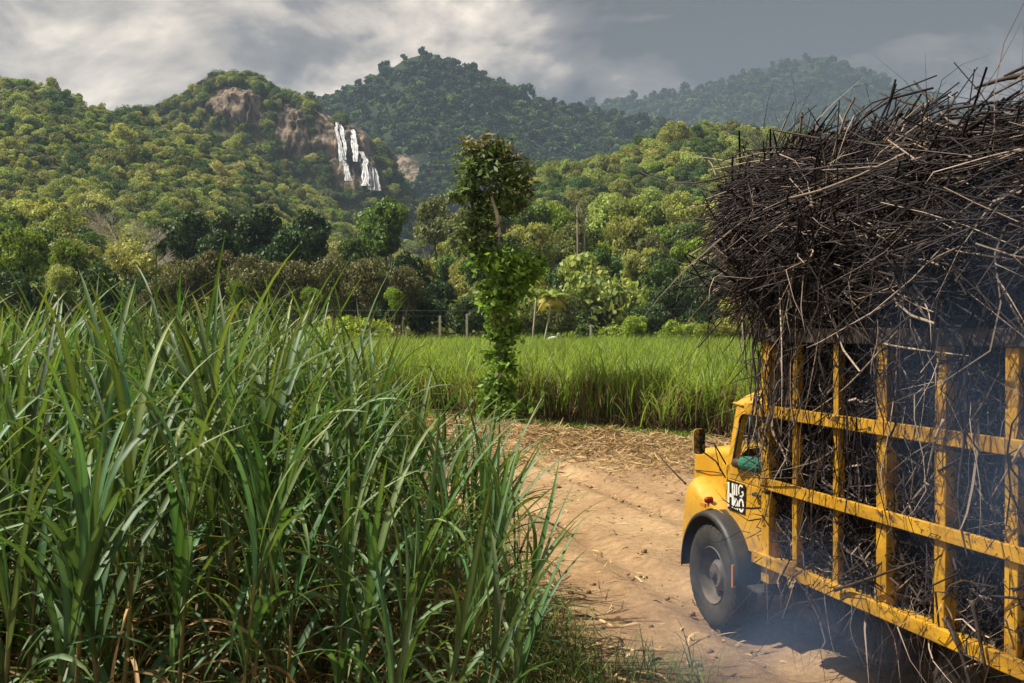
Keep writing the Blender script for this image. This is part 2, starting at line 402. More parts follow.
def cr(pts, d0, d1=None):
    d1 = d1 or d0; a = pts[0][0]; b = pts[-1][0]
    return [(x, y, d0 + (d1 - d0) * (x - a) / (b - a)) for x, y in pts]
hillF = Hill('foothill', cr([(-700, 150), (-250, 160), (-60, 176), (0, 192), (40, 204), (90, 224), (150, 252), (210, 282), (260, 305), (330, 325), (2000, 331)], 230), 125, 0, drop=7, amp=1.5, nscale=40, seed=3)
hillA = Hill('hill', cr([(-700, 40), (-300, 62), (-100, 86), (0, 80), (30, 77), (60, 86), (100, 102), (130, 107), (160, 114), (200, 128), (250, 152), (300, 180), (360, 218), (420, 252), (480, 280), (540, 305), (640, 325), (2000, 329)], 820, 420), 190, 0, drop=7, amp=9, nscale=95, seed=1)
hillB = Hill('hill', cr([(-700, 150), (60, 140), (110, 118), (150, 108), (180, 98), (205, 84), (225, 77), (245, 78), (270, 88), (300, 100), (325, 107), (345, 118), (365, 125), (385, 150), (400, 185), (440, 225), (520, 260), (700, 320), (2000, 329)], 1000), 640, 20, drop=8,
             rock=[(236, 104, 27, 15), (250, 118, 24, 9), (290, 128, 19, 23), (318, 152, 34, 10), (325, 128, 11, 22), (352, 158, 27, 36)], steep=(.45, .85, .75), amp=6, nscale=60, seed=5)
hillC = Hill('mountain', cr([(-700, 200), (180, 165), (250, 132), (310, 106), (340, 92), (380, 75), (405, 57), (420, 53), (440, 58), (465, 70), (500, 86), (540, 99), (580, 105), (620, 113), (680, 127), (740, 142), (820, 158), (950, 172), (2000, 230)], 1750), 900, 30, drop=8,
             rock=[(405, 172, 15, 16)], mt='far_hill', amp=42, nscale=260, seed=9)
hillD = Hill('mountain', cr([(-700, 190), (300, 170), (480, 135), (560, 112), (590, 104), (620, 96), (660, 90), (700, 86), (735, 76), (765, 64), (790, 57), (805, 55), (830, 58), (870, 70), (900, 86), (960, 98), (1040, 108), (1250, 120), (2000, 150)], 3300), 1900, 60, drop=10, mt='far_hill', amp=110, nscale=520, seed=12)
hillE = Hill('hill', cr([(-700, 330), (380, 300), (440, 250), (480, 212), (510, 182), (545, 165), (580, 154), (620, 141), (660, 130), (700, 122), (740, 122), (790, 130), (850, 137), (950, 142), (1100, 132), (1300, 120), (2000, 110)], 540), 165, 0, drop=7, amp=7, nscale=80, seed=15)
for h in (hillF, hillA, hillE): h.build(nu=320, nt=110)
hillB.build(nu=620, nt=240, u0=-.62, u1=.45)
hillC.build(nu=420, nt=150); hillD.build(nu=320, nt=110)
V = [(-9000, -300, -.30), (9000, -300, -.30), (9000, 9000, -.30), (-9000, 9000, -.30)]
g = obj_np('ground', V, np.array([[0, 1, 2, 3]]), M['ground']); g['kind'] = 'structure'

# field edges in world metres
def far_edge(X): return 27.8 + (6.3 - X) * 0.86 if X < 6.3 else 27.8 - (X - 6.3) * .12      # near edge of the far cane field
def near_right(Y): return np.interp(Y, [4, 8.5, 10, 12, 14, 16, 18, 20], [.0, -.10, -.30, -.75, -1.25, -1.8, -2.4, -3.1])
def dirt():
    xs = np.arange(-24, 22.01, .12); ys = np.arange(1.0, 62.01, .12)
    X, Y = np.meshgrid(xs, ys, indexing='ij')
    Z = .035 * fbm(X / 1.3, Y / 1.3, 5) + .05 * fbm(X / 5, Y / 5, 3)
    fe = np.vectorize(far_edge)(X); d = fe - Y
    Z += (.08 + .50 * np.abs(fbm(X / 1.9 + 9, Y / 1.2, 5))) * np.exp(-((d - 3.8) / 2.6) ** 2)       # bank of trash along the field
    # wheel ruts along the way the truck drives
    th = math.atan(285 / F); ax = (X - 3.13) * math.cos(th) + (Y - 11) * math.sin(th)
    for c_ in (-1.0, 1.0): Z -= .085 * np.exp(-((ax - c_ + .15 * np.sin(Y * .3)) / .24) ** 2) - .04 * np.exp(-((np.abs(ax - c_) - .42) / .12) ** 2)
    near = np.clip((near_right(Y) + 1.5 + .9 * np.clip((10.5 - Y) / 1.5, 0, 1) + 1.1 * fbm(X / .9, Y / 1.4, 4) - X) / 1.0, 0, 1)  # dark margin: mulchy soil plus cane shade on the road, put into colour
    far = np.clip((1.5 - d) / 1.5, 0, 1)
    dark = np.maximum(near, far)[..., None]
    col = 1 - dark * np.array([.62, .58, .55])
    edge = np.minimum(np.minimum(X + 24, 22 - X), np.minimum(Y - 1, 62 - Y)); Z = np.where(edge < .15, -.35, Z)
    V = np.stack([X, Y, Z], -1).reshape(-1, 3); nt = len(ys)
    i = np.arange(len(xs) - 1)[:, None] * nt; j = np.arange(nt - 1)[None]
    Fq = np.stack([i + j, i + nt + j, i + nt + j + 1, i + j + 1], -1).reshape(-1, 4)
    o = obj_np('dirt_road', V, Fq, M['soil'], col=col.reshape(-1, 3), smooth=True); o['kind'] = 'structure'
    return lambda x, y: float(Z[min(max(int((x + 24) / .12), 0), len(xs) - 1), min(max(int((y - 1) / .12), 0), nt - 1)])
dirt_z = dirt()

# the air of the valley: one closed box of even, thin haze
def haze():
    mb = MB(); mb.box(-4300, 4300, -350, 4700, -1.3, 1000)
    m = bpy.data.materials.new('haze'); m.use_nodes = True; N = m.node_tree.nodes; N.remove(N['Principled BSDF'])
    v = nd(m, 'ShaderNodeVolumePrincipled'); v.inputs['Color'].default_value = (.32, .43, .57, 1); v.inputs['Density'].default_value = .00019; v.inputs['Anisotropy'].default_value = .0
    lk(m, v.outputs[0], N['Material Output'].inputs['Volume']); m.cycles.homogeneous_volume = True
    o = mb.build('haze', m); tag(o, 'thin blue haze filling the valley air', 'haze', kind='stuff')
haze()

# ------------------------------------------------------------------ waterfall
def waterfall():
    root = empty('waterfall', hillB.hit(355, 190))
    tag(root, 'tall white waterfall splitting into several streams down the brown cliff', 'waterfall')
    S = [[(337.5, 120, 2.2), (337, 132, 2.4), (340, 141, 3.2), (342, 160, 4), (347, 167, 5), (349, 181, 6)],
         [(339.5, 120, 3.2), (342, 130, 4), (345, 143, 2.4), (346, 160, 2.2)],
         [(351, 124, 3.5), (354, 136, 6), (356, 150, 6.5), (356.5, 162, 3.2)],
         [(361, 152, 3.5), (366, 160, 5), (365, 167, 6.5), (366, 186, 9)],
         [(367, 164, 2.2), (374, 169, 3.6), (376, 181, 5.5), (377.5, 191, 8)], [(371, 166, 2.5), (372, 190, 6)]]
    for s in S:
        pts = []
        for (x0, y0, w0), (x1, y1, w1) in zip(s[:-1], s[1:]):
            for k in range(6): t = k / 6; pts.append((x0 + (x1 - x0) * t, y0 + (y1 - y0) * t, w0 + (w1 - w0) * t))
        pts.append(s[-1]); P = []; W = []
        for x, y, w in pts:
            p = hillB.hit(x, y); d = p - np.array([0, 0, CAMZ]); d /= np.linalg.norm(d)
            P.append(p - d * 11); W.append(w * .74 * (1 + .25 * random.uniform(-1, 1)))
        mb = MB()
        for q in range(11):
            off = random.uniform(-1, 1); ph = random.uniform(0, 9); rows = []
            for k, (p, w) in enumerate(zip(P, W)):
                c = Vector(p) - root.location + Vector((off * w * .62 + .5 * math.sin(k * .9 + ph), -.6 * abs(off), 0)); hw = w * .10 * (1 + .8 * math.sin(k * 1.3 + ph * 2)) + .06
                rows.append([c + Vector((math.cos(a) * hw, -math.sin(a) * hw * .8, 0)) for a in np.linspace(0, math.pi, 4)])
            mb.grid(rows)
        mb.build('stream', M['water'], root, smooth=True)
waterfall()

# ------------------------------------------------------------------ foliage builders
def leaf_quads(P, Nrm, size, rs, jit=.8, aspect=1.5):
    """little bent leaf clumps at P facing about Nrm"""
    n = len(P); Nn = Nrm + rs.normal(0, jit, (n, 3)); Nn /= np.linalg.norm(Nn, axis=1, keepdims=True) + 1e-9
    ref = rs.normal(0, 1, (n, 3)); A = np.cross(Nn, ref); A /= np.linalg.norm(A, axis=1, keepdims=True) + 1e-9; B = np.cross(Nn, A)
    s = size * rs.uniform(.6, 1.3, (n, 1)); a = A * s * aspect; b = B * s
    V = np.stack([P - a, P - b * .8 - Nn * s * .15, P + a, P + b * .8 - Nn * s * .15], 1).reshape(-1, 3)
    return V, np.arange(n * 4).reshape(-1, 4)
def crown_mesh(name, seed, m, r=5.0, h=8.0, lobes=14, n=3000, size=.3, flat=.75, lobe_r=.42, z0=0.0, top_light=.25, ragged=.12, umbrella=False, pts_out=None):
    """crown of many leaf clumps on lobes spread through an ellipsoid whose base is z0"""
    rs = np.random.default_rng(seed); c = []
    for i in range(lobes):
        a = rs.uniform(0, 2 * np.pi); q = rs.uniform(0, 1) ** .5; zz = rs.uniform(-.9, .95)
        if umbrella: zz = rs.uniform(.35, .8) - .5 * q
        rad = q * np.sqrt(max(0, 1 - zz * zz)) * r * .72
        c.append([rad * np.cos(a), rad * np.sin(a), z0 + h / 2 + zz * h * .33])
    c = np.array(c); lr = r * lobe_r * rs.uniform(.7, 1.2, lobes)
    per = n // lobes; Ps = []; Ns = []; Cs = []
    for k in range(lobes):
        d = rs.normal(0, 1, (per, 3)); d[:, 2] = d[:, 2] + .25; d /= np.linalg.norm(d, axis=1, keepdims=True)
        # clumps within each lobe
        sub = rs.normal(0, 1, (max(5, int(per / 26)), 3)); sub /= np.linalg.norm(sub, axis=1, keepdims=True)
        w = sub[rs.integers(0, len(sub), per)] + rs.normal(0, .26, (per, 3)); w /= np.linalg.norm(w, axis=1, keepdims=True)
        d = np.where(rs.random((per, 1)) < .8, w, d)
        rad = lr[k] * rs.uniform(.72, 1.0 + ragged, (per, 1)) ** .8
        P = c[k] + d * rad * np.array([1, 1, flat]); Ps.append(P); Ns.append(d)
        Cs.append(np.full((per, 1), rs.uniform(.72, 1.25)) * rs.uniform(.7, 1.3, (per, 1)))
    P = np.concatenate(Ps); Nn = np.concatenate(Ns); cc = np.concatenate(Cs)
    V, Fq = leaf_quads(P, Nn, size, rs)
    warm = rs.normal(0, .08, (len(P), 1)); col = cc * np.concatenate([1 + warm, np.ones_like(warm), 1 - warm], 1)
    me = mesh_np(name, V, Fq, m, col=np.repeat(col, 4, 0))
    if pts_out is not None: pts_out.extend([tuple(x) for x in c])
    return me
def limb_mesh(name, m, h, r0, tips, seed, lean=(0, 0)):
    rs = random.Random(seed); mb = MB(); K = 7; P = []
    for i in range(K): t = i / (K - 1); P.append((lean[0] * t + rs.uniform(-.04, .04) * h * t, lean[1] * t + rs.uniform(-.04, .04) * h * t, h * t))
    mb.tube(P, [r0 * (1.35 - .35 * min(1, i)) * (1 - .6 * i / (K - 1)) for i in range(K)], 7)
    for tx, ty, tz in tips:
        k = rs.randint(3, K - 1); a = Vector(P[k]); b = Vector((tx, ty, tz)); mid = (a + b) / 2 + Vector((rs.uniform(-.2, .2), rs.uniform(-.2, .2), -.1 * (b - a).length))
        mb.tube([a, mid, b], [r0 * .38, r0 * .25, r0 * .1], 5)
    me = bpy.data.meshes.new(name); me.from_pydata([tuple(v) for v in mb.V], [], mb.F); me.materials.append(m)
    me.polygons.foreach_set('use_smooth', [True] * len(me.polygons))
    return me

# ------------------------------------------------------------------ scattering one uncountable mass
def scatter(name, pts, rotz, scl, pick, protos, label, cat, tilt=None):
    me = bpy.data.meshes.new(name); n = len(pts); me.vertices.add(n); me.vertices.foreach_set('co', np.asarray(pts, np.float32).ravel())
    rot = np.zeros((n, 3), np.float32); rot[:, 2] = rotz
    if tilt is not None: rot[:, :2] = tilt
    a = me.attributes.new('rot', 'FLOAT_VECTOR', 'POINT'); a.data.foreach_set('vector', rot.ravel())
    s3 = np.asarray(scl, np.float32)
    if s3.ndim == 1: s3 = np.repeat(s3[:, None], 3, 1)
    a = me.attributes.new('scl', 'FLOAT_VECTOR', 'POINT'); a.data.foreach_set('vector', s3.ravel())
    a = me.attributes.new('pick', 'INT', 'POINT'); a.data.foreach_set('value', np.asarray(pick, np.int32))
    me.update()
    o = link(bpy.data.objects.new(name, me)); tag(o, label, cat, kind='stuff')
    col = bpy.data.collections.new(name + '_source')
    for i, pm in enumerate(protos):
        col.objects.link(bpy.data.objects.new('%s_source_%02d' % (name, i), pm))
    ng = bpy.data.node_groups.new(name + '_nodes', 'GeometryNodeTree')
    ng.interface.new_socket('Geometry', in_out='INPUT', socket_type='NodeSocketGeometry'); ng.interface.new_socket('Geometry', in_out='OUTPUT', socket_type='NodeSocketGeometry')
    N = ng.nodes; L = ng.links
    gi = N.new('NodeGroupInput'); go = N.new('NodeGroupOutput'); iop = N.new('GeometryNodeInstanceOnPoints'); ci = N.new('GeometryNodeCollectionInfo')
    ci.inputs['Collection'].default_value = col; ci.inputs['Separate Children'].default_value = True; ci.inputs['Reset Children'].default_value = True
    def at(nm, t):
        q = N.new('GeometryNodeInputNamedAttribute'); q.data_type = t; q.inputs[0].default_value = nm; return [s for s in q.outputs if s.enabled][0]
    L.new(gi.outputs[0], iop.inputs['Points']); L.new(ci.outputs[0], iop.inputs['Instance']); iop.inputs['Pick Instance'].default_value = True
    L.new(at('pick', 'INT'), iop.inputs['Instance Index'])
    e2r = N.new('FunctionNodeEulerToRotation'); L.new(at('rot', 'FLOAT_VECTOR'), e2r.inputs[0]); L.new(e2r.outputs[0], iop.inputs['Rotation'])
    L.new(at('scl', 'FLOAT_VECTOR'), iop.inputs['Scale']); L.new(iop.outputs[0], go.inputs[0])
    md = o.modifiers.new('scatter', 'NODES'); md.node_group = ng
    return o

TREE = {}
def tree_proto(kind, mname, seed, **k):
    tips = []
    cm = crown_mesh('crown', seed, M[mname], pts_out=tips, **k)
    tm = limb_mesh('trunk', M['bark'], k['h'] * .62 + k.get('z0', 0), .30, tips[:9], seed)
    TREE.setdefault(kind, []).append((cm, tm))
for i in range(3):
    tree_proto('dark', 'leaf_dark', 200 + i, r=5, h=8, lobes=22, n=9000, size=.20, z0=3.2, lobe_r=.34)
    tree_proto('mid', 'leaf_mid', 210 + i, r=5, h=8.5, lobes=20, n=8000, size=.20, z0=3, lobe_r=.33, ragged=.2)
    tree_proto('lime', 'leaf_lime', 220 + i, r=5, h=7.5, lobes=18, n=7500, size=.20, z0=3, lobe_r=.34, ragged=.2)
    tree_proto('olive', 'leaf_olive', 230 + i, r=5, h=8, lobes=22, n=5500, size=.18, z0=3, lobe_r=.28, ragged=.3)
    tree_proto('brown', 'leaf_brown', 240 + i, r=5, h=6.5, lobes=34, n=9000, size=.13, z0=.6, lobe_r=.24, ragged=.6)
    tree_proto('bush', 'leaf_lime', 250 + i, r=4, h=6, lobes=16, n=4500, size=.17, z0=0.3, lobe_r=.36, ragged=.3)
    tree_proto('hillmid', 'leaf_hill', 260 + i, r=5, h=9, lobes=20, n=7500, size=.20, z0=3.2, lobe_r=.32, ragged=.2)
tree_proto('pale', 'leaf_pale', 270, r=5, h=6, lobes=18, n=5000, size=.18, z0=2.2, lobe_r=.3, ragged=.3)

# ------------------------------------------------------------------ hillside forests
def hill_protos(tag_, mats, n, size, lobes, cnt):
    out = []
    for i in range(cnt):
        um = (i % 3 == 2)
        out.append(crown_mesh('%s_crown_%d' % (tag_, i), 100 + i * 7 + len(tag_), mats[i % len(mats)], r=5, h=9 if not um else 6, lobes=lobes, n=n, size=size, flat=.8, lobe_r=.40, z0=-1.0, umbrella=um))
    return out
near_p = hill_protos('hill', [M['leaf_hill'], M['leaf_hill'], M['leaf_lime'], M['leaf_mid'], M['leaf_hill'], M['leaf_olive'], M['leaf_mid'], M['leaf_pale']], 4600, .20, 16, 8)
far_p = hill_protos('far', [M['leaf_far'], M['leaf_far'], M['leaf_mid'], M['leaf_far'], M['leaf_far'], M['leaf_mid']], 520, .75, 9, 6)
def forest(h, name, spacing, protos, smin, smax, label, seed, t0=0, t1=1.06, weights=None, u0=-.62, u1=.62, single=None):
    rs = np.random.default_rng(seed); out = []
    cy = float(h.cy.max()); ymin = h.foot + t0 * (cy - h.foot); ymax = h.foot + t1 * (cy - h.foot)
    area = (u1 - u0) * (ymax ** 2 - ymin ** 2) / 2; n = int(area / spacing ** 2)
    Y = np.sqrt(rs.uniform(ymin ** 2, ymax ** 2, n)); u = rs.uniform(u0, u1, n)
    c = np.interp(512 + u * F, h.px, h.cy); t = (Y - h.foot) / (c - h.foot); k = (t < t1) & (t > t0)
    Y = Y[k]; u = u[k]; t = t[k]; z = h.z(u, Y)
    k = (z > (h.zf - 1)) & ~h.rockmask(u, Y, z).astype(bool); Y, u, z, t = Y[k], u[k], z[k], t[k]
    if single:
        cnt, p0, p1, glab, grp = single; px = 512 + u * F; vis = np.where((px > p0) & (px < p1) & (t < 1.0), Y, 1e9); first = np.argsort(vis)[:cnt]; keep = np.ones(len(Y), bool); keep[first] = False
        for q, k_ in enumerate(first):
            me = TREE[['hillmid', 'mid', 'lime', 'hillmid', 'hillmid', 'olive'][int(rs.integers(0, 6))]][int(rs.integers(0, 3))][0]; sc_ = rs.uniform(smin, smax) * 1.0; o = link(bpy.data.objects.new('broadleaf_tree', me)); o.location = (u[k_] * Y[k_], Y[k_], z[k_] - 3.0 * sc_); o.rotation_euler = (0, 0, rs.uniform(0, 6.28)); o.scale = (sc_, sc_, sc_ * rs.uniform(.85, 1.1))
            tag(o, glab, 'tree', grp)
        Y, u, z = Y[keep], u[keep], z[keep]
    n = len(Y); patch = fbm(u * Y / (spacing * 9), Y / (spacing * 9), 3)
    w = np.array(weights if weights is not None else [1] * len(protos), float); w /= w.sum(); cw = np.cumsum(w)
    q = np.clip(rs.random(n) * .75 + (patch + .5) * .25, 0, .999); pick = np.searchsorted(cw, q)
    s = rs.uniform(smin, smax, n) * (1 + .5 * (rs.random(n) < .07))
    sc3 = np.stack([s * rs.uniform(.85, 1.2, n), s * rs.uniform(.85, 1.2, n), s * rs.uniform(.8, 1.25, n)], -1)
    P = np.stack([u * Y, Y, z], -1)
    print(name, n)
    return scatter(name, P, rs.uniform(0, 6.28, n), sc3, pick, protos, label, 'forest')
forest(hillF, 'foothill_forest', 4.6, near_p, .65, 1.15, 'sunny yellow-green forest over the low slope at the left edge', 1, t0=.05, weights=[2, 1, 6, 1, 1, 2, 1, 1], single=(55, -10, 250, 'sunny round tree low on the foothill at left', 'trees on the foothill'))
forest(hillA, 'hillside_forest', 6.0, near_p, .5, 1.12, 'sunlit mixed green forest covering the big left hill below the cliff', 2, t0=.02, weights=[4, 4, 3, 2, 4, 3, 2, 4], single=(60, 0, 440, 'leafy tree at the foot of the big left hill', 'trees at the foot of the left hill'))
forest(hillB, 'clifftop_forest', 5.6, near_p, .75, 1.35, 'dark green trees around and above the waterfall cliff', 3, t0=.1, u0=-.45, u1=.1, weights=[3, 3, 0, 4, 2, 2, 4, 0])
forest(hillC, 'mountain_forest', 12.5, far_p, 1.1, 1.9, 'dense forest, cloud shade in its colour, covering the pointed mountain behind the waterfall', 4, t0=.05)
forest(hillD, 'ridge_forest', 21, far_p, 1.7, 3.0, 'hazy blue forest on the farthest ridge under the rain cloud', 5, t0=.1, u0=-.1, u1=.75)
forest(hillE, 'valley_forest', 6.0, near_p, .5, 1.1, 'sunlit forest rising over the right hill beyond the cane field', 6, t0=.02, weights=[4, 4, 4, 3, 4, 2, 3, 2], u0=-.2, u1=.75, single=(105, 400, 740, 'leafy tree on the lower slope of the right hill', 'trees at the foot of the right hill'))

# ------------------------------------------------------------------ individual trees of the valley
def ground_at(X, Y):
    u = np.array([X / Y]); y = np.array([Y]); z = 0.0
    for h in (hillF, hillA, hillE):
        z = max(z, float(h.z(u, y)[0]))
    return z
NAMES = dict(dark='broadleaf_tree', mid='broadleaf_tree', lime='broadleaf_tree', olive='broadleaf_tree', hillmid='broadleaf_tree', brown='shrub', bush='shrub', pale='flowering_tree')
def tree(kind, px, top, Y, wpx, label, group=None, cat='tree', i=None):
    """tree whose crown top and width come to a given height and span at distance Y"""
    X = (px - 512) / F * Y; z = ground_at(X, Y); ztop = CAMZ + (331 - top) / F * Y
    cm, tm = random.choice(TREE[kind]) if i is None else TREE[kind][i % len(TREE[kind])]
    hh = max(v.co.z for v in cm.vertices) if 'hh' not in cm else cm['hh']; cm['hh'] = hh
    sz = max((ztop - z), 2.0) / hh; sx = wpx / F * Y / 10.5; cz = min(sz, sx * 1.35); lift = hh * (sz - cz)
    r = empty(NAMES[kind], (X, Y, z - .15), random.uniform(0, 6.28)); tag(r, label, cat, group)
    for nm, me in (('trunk', tm), ('crown', cm)):
        o = link(bpy.data.objects.new(nm, me), r); o.scale = (sx, sx, sz if nm == 'trunk' else cz)
        if nm == 'crown': o.location.z = lift
    return r
rt = random.Random(11)
# distinctive ones
tree('dark', 183, 208, 185, 66, 'dark round tree at the left end of the dark tree clump below the hill', i=0)
tree('dark', 222, 211, 190, 70, 'dark dense tree second from the left in the dark tree clump', i=1)
tree('dark', 262, 203, 188, 72, 'tallest dark dense tree in the middle of the dark clump below the hill', i=2)
tree('dark', 305, 208, 182, 68, 'dark tree at the right end of the dark clump, above the brown scrub', i=1)
tree('dark', 285, 228, 165, 66, 'lower dark tree standing in front of the dark clump', i=0)
tree('dark', 215, 226, 168, 66, 'lower dark tree in front of the left half of the dark clump', i=2)
tree('mid', 386, 193, 172, 66, 'round green tree below the foot of the waterfall', i=0)
tree('olive', 436, 192, 205, 62, 'broad olive brown tree just left of the tall vine covered tree', i=1)
tree('mid', 350, 232, 165, 40, 'green tree between the dark clump and the round tree below the waterfall', i=2)
tree('lime', 22, 226, 150, 70, 'bright yellow green tree at the left edge above the cane tops', i=0)
tree('lime', 72, 236, 148, 56, 'second bright yellow green tree from the left edge above the cane', i=1)
tree('pale', 132, 236, 140, 60, 'pale cream flowering tree above the cane tops', cat='tree')
tree('pale', 60, 262, 132, 40, 'small pale yellow tree low above the cane near the left edge')
tree('dark', 100, 262, 128, 60, 'dark shady tree just above the cane tops at left', i=2)
tree('dark', 20, 268, 126, 60, 'dark low tree above the cane at the left frame edge', i=0)
tree('dark', 140, 272, 125, 46, 'dark low tree beneath the pale flowering tree', i=1)
for q, (px, top, w) in enumerate(((160, 275, 60), (186, 256, 66), (222, 247, 70), (258, 251, 70), (296, 258, 66), (334, 251, 70), (370, 256, 66), (404, 262, 56))):
    tree('brown', px, top, 122 + rt.uniform(-4, 8), w, 'brownish leafy shrub above the cane tops, %s from the left' % ['first', 'second', 'third', 'fourth', 'fifth', 'sixth', 'seventh', 'eighth'][q], 'brown shrubs above the cane tops', 'shrub')
for q, (px, top, w) in enumerate(((238, 278, 34), (310, 284, 34), (395, 285, 30))):
    tree('bush', px, top, 115, w, '%s of three small yellow green bushes before the brown shrubs' % ['leftmost', 'middle', 'rightmost'][q], 'green bushes before the brown shrubs', 'shrub')
tree('bush', 636, 312, 118, 44, 'sunlit light green bush at the far field edge, right of the short concrete post', cat='shrub', i=0)
tree('bush', 672, 318, 118, 50, 'low green bush along the field edge left of the truck load', cat='shrub', i=1)
tree('bush', 705, 320, 118, 34, 'small bush at the field edge behind the hanging cane strands', cat='shrub', i=2)
# rows of the wood beyond the field, counted from the vine covered tree outwards
ORD = ['first', 'second', 'third', 'fourth', 'fifth', 'sixth', 'seventh', 'eighth', 'ninth', 'tenth', 'eleventh', 'twelfth', 'thirteenth', 'fourteenth', 'fifteenth', 'sixteenth', 'seventeenth', 'eighteenth']
LOOK = dict(dark='dark green tree', mid='mid green tree', hillmid='sunlit olive green tree', lime='bright yellow green tree', olive='thin brownish tree')
ROWN = ['lowest front row', 'second row up', 'third row up', 'top row']
for row, (Y, t_lo, t_hi, step, kinds) in enumerate(((134, 262, 300, 21, ['dark', 'mid', 'dark', 'hillmid', 'dark']), (158, 232, 268, 22, ['dark', 'mid', 'hillmid', 'mid', 'lime']), (184, 205, 240, 23, ['hillmid', 'mid', 'lime', 'hillmid', 'olive']), (215, 186, 214, 22, ['hillmid', 'lime', 'olive', 'mid', 'hillmid']))):
    px = 400 + row * 6; xs_ = []
    while px < 770:
        if not (row == 3 and px < 455) and not (row == 2 and px < 450): xs_.append(px + rt.uniform(-6, 6))
        px += step + rt.uniform(-4, 4)
    xs_.sort(); left = [x for x in xs_ if x < 496][::-1]; right = [x for x in xs_ if x >= 496]
    for sd_, lst in (('left', left), ('right', right)):
        for q, x in enumerate(lst):
            kd = rt.choice(kinds)
            tree(kd, x, rt.uniform(t_lo, t_hi), Y + rt.uniform(-9, 9), rt.uniform(44, 66), '%s, %s %s of the vine tree in the wood\'s %s' % (LOOK[kd], ORD[q], sd_, ROWN[row]), 'trees of the wood beyond the far cane field')
for row, (Y, t_lo, t_hi) in enumerate(((150, 262, 282), (172, 246, 264))):
    px = -40; q = 0
    while px < 430:
        if not (row == 1 and 170 < px < 320):
            kd = rt.choice(['mid', 'hillmid', 'lime', 'dark', 'olive'])
            tree(kd, px, rt.uniform(t_lo, t_hi) - (22 if px < 60 else 0), Y, rt.uniform(42, 62), '%s, %s from the left in the %s row behind the cane tops' % (LOOK[kd], ORD[q], ['nearer', 'farther'][row]), 'trees behind the cane tops on the left'); q += 1
        px += rt.uniform(26, 34)
# tree with bare pale twigs
def bare_tree(px, py_top, Y, label):
    X = (px - 512) / F * Y; z = ground_at(X, Y); H = CAMZ + (331 - py_top) / F * Y - z
    rs = random.Random(5); r = empty('bare_tree', (X, Y, z)); tag(r, label, 'tree')
    mb = MB(); mb.tube([(0, 0, 0), (.2, 0, H * .4), (-.2, .2, H * .75)], [.28, .2, .12], 7); mb.build('trunk', M['bark_pale'], r, smooth=True)
    mb = MB()
    def br(a, d, l, rad, lev):
        b = a + d * l; mb.tube([a, (a + b) / 2 + Vector((rs.uniform(-.1, .1),) * 3) * l, b], [rad, rad * .8, rad * .5], 4, cap=False)
        if lev:
            for _ in range(4):
                dd = (d + Vector((rs.uniform(-.8, .8), rs.uniform(-.8, .8), rs.uniform(-.2, .6)))).normalized(); br(a + (b - a) * rs.uniform(.4, 1), dd, l * .62, rad * .55, lev - 1)
    for k in range(8):
        an = k * .8; br(Vector((-.1, .1, H * rs.uniform(.4, .72))), Vector((math.cos(an), math.sin(an), rs.uniform(.3, 1))).normalized(), H * .22, .10, 4)
    mb.build('crown', M['bark_pale'], r)
bare_tree(128, 214, 150, 'bare pale twiggy tree above the pale flowering tree')
for k, (px, top, h) in enumerate(((577, 206, 46), (584, 216, 40))):
    Y = 172; X = (px - 512) / F * Y; z = ground_at(X, Y); zt = CAMZ + (331 - top) / F * Y
    r = empty('bare_tree', (X, Y, z)); tag(r, ['tall bare pale trunk standing in the wood, the left of two', 'bare pale trunk standing in the wood, the right and shorter of two'][k], 'tree')
    mb = MB(); mb.tube([(0, 0, 0), (.2, 0, (zt - z) * .5), (0, 0, zt - z)], [.26, .22, .12], 8); mb.build('trunk', M['bark'], r, smooth=True)
    mb = MB()
    for q in range(5):
        a = q * 1.3; mb.tube([(0, 0, zt - z - 1.2 * q * .6), (math.cos(a) * .7, math.sin(a) * .7, zt - z - q * .6 + .8)], [.09, .03], 5)
    mb.build('branch', M['bark'], r)

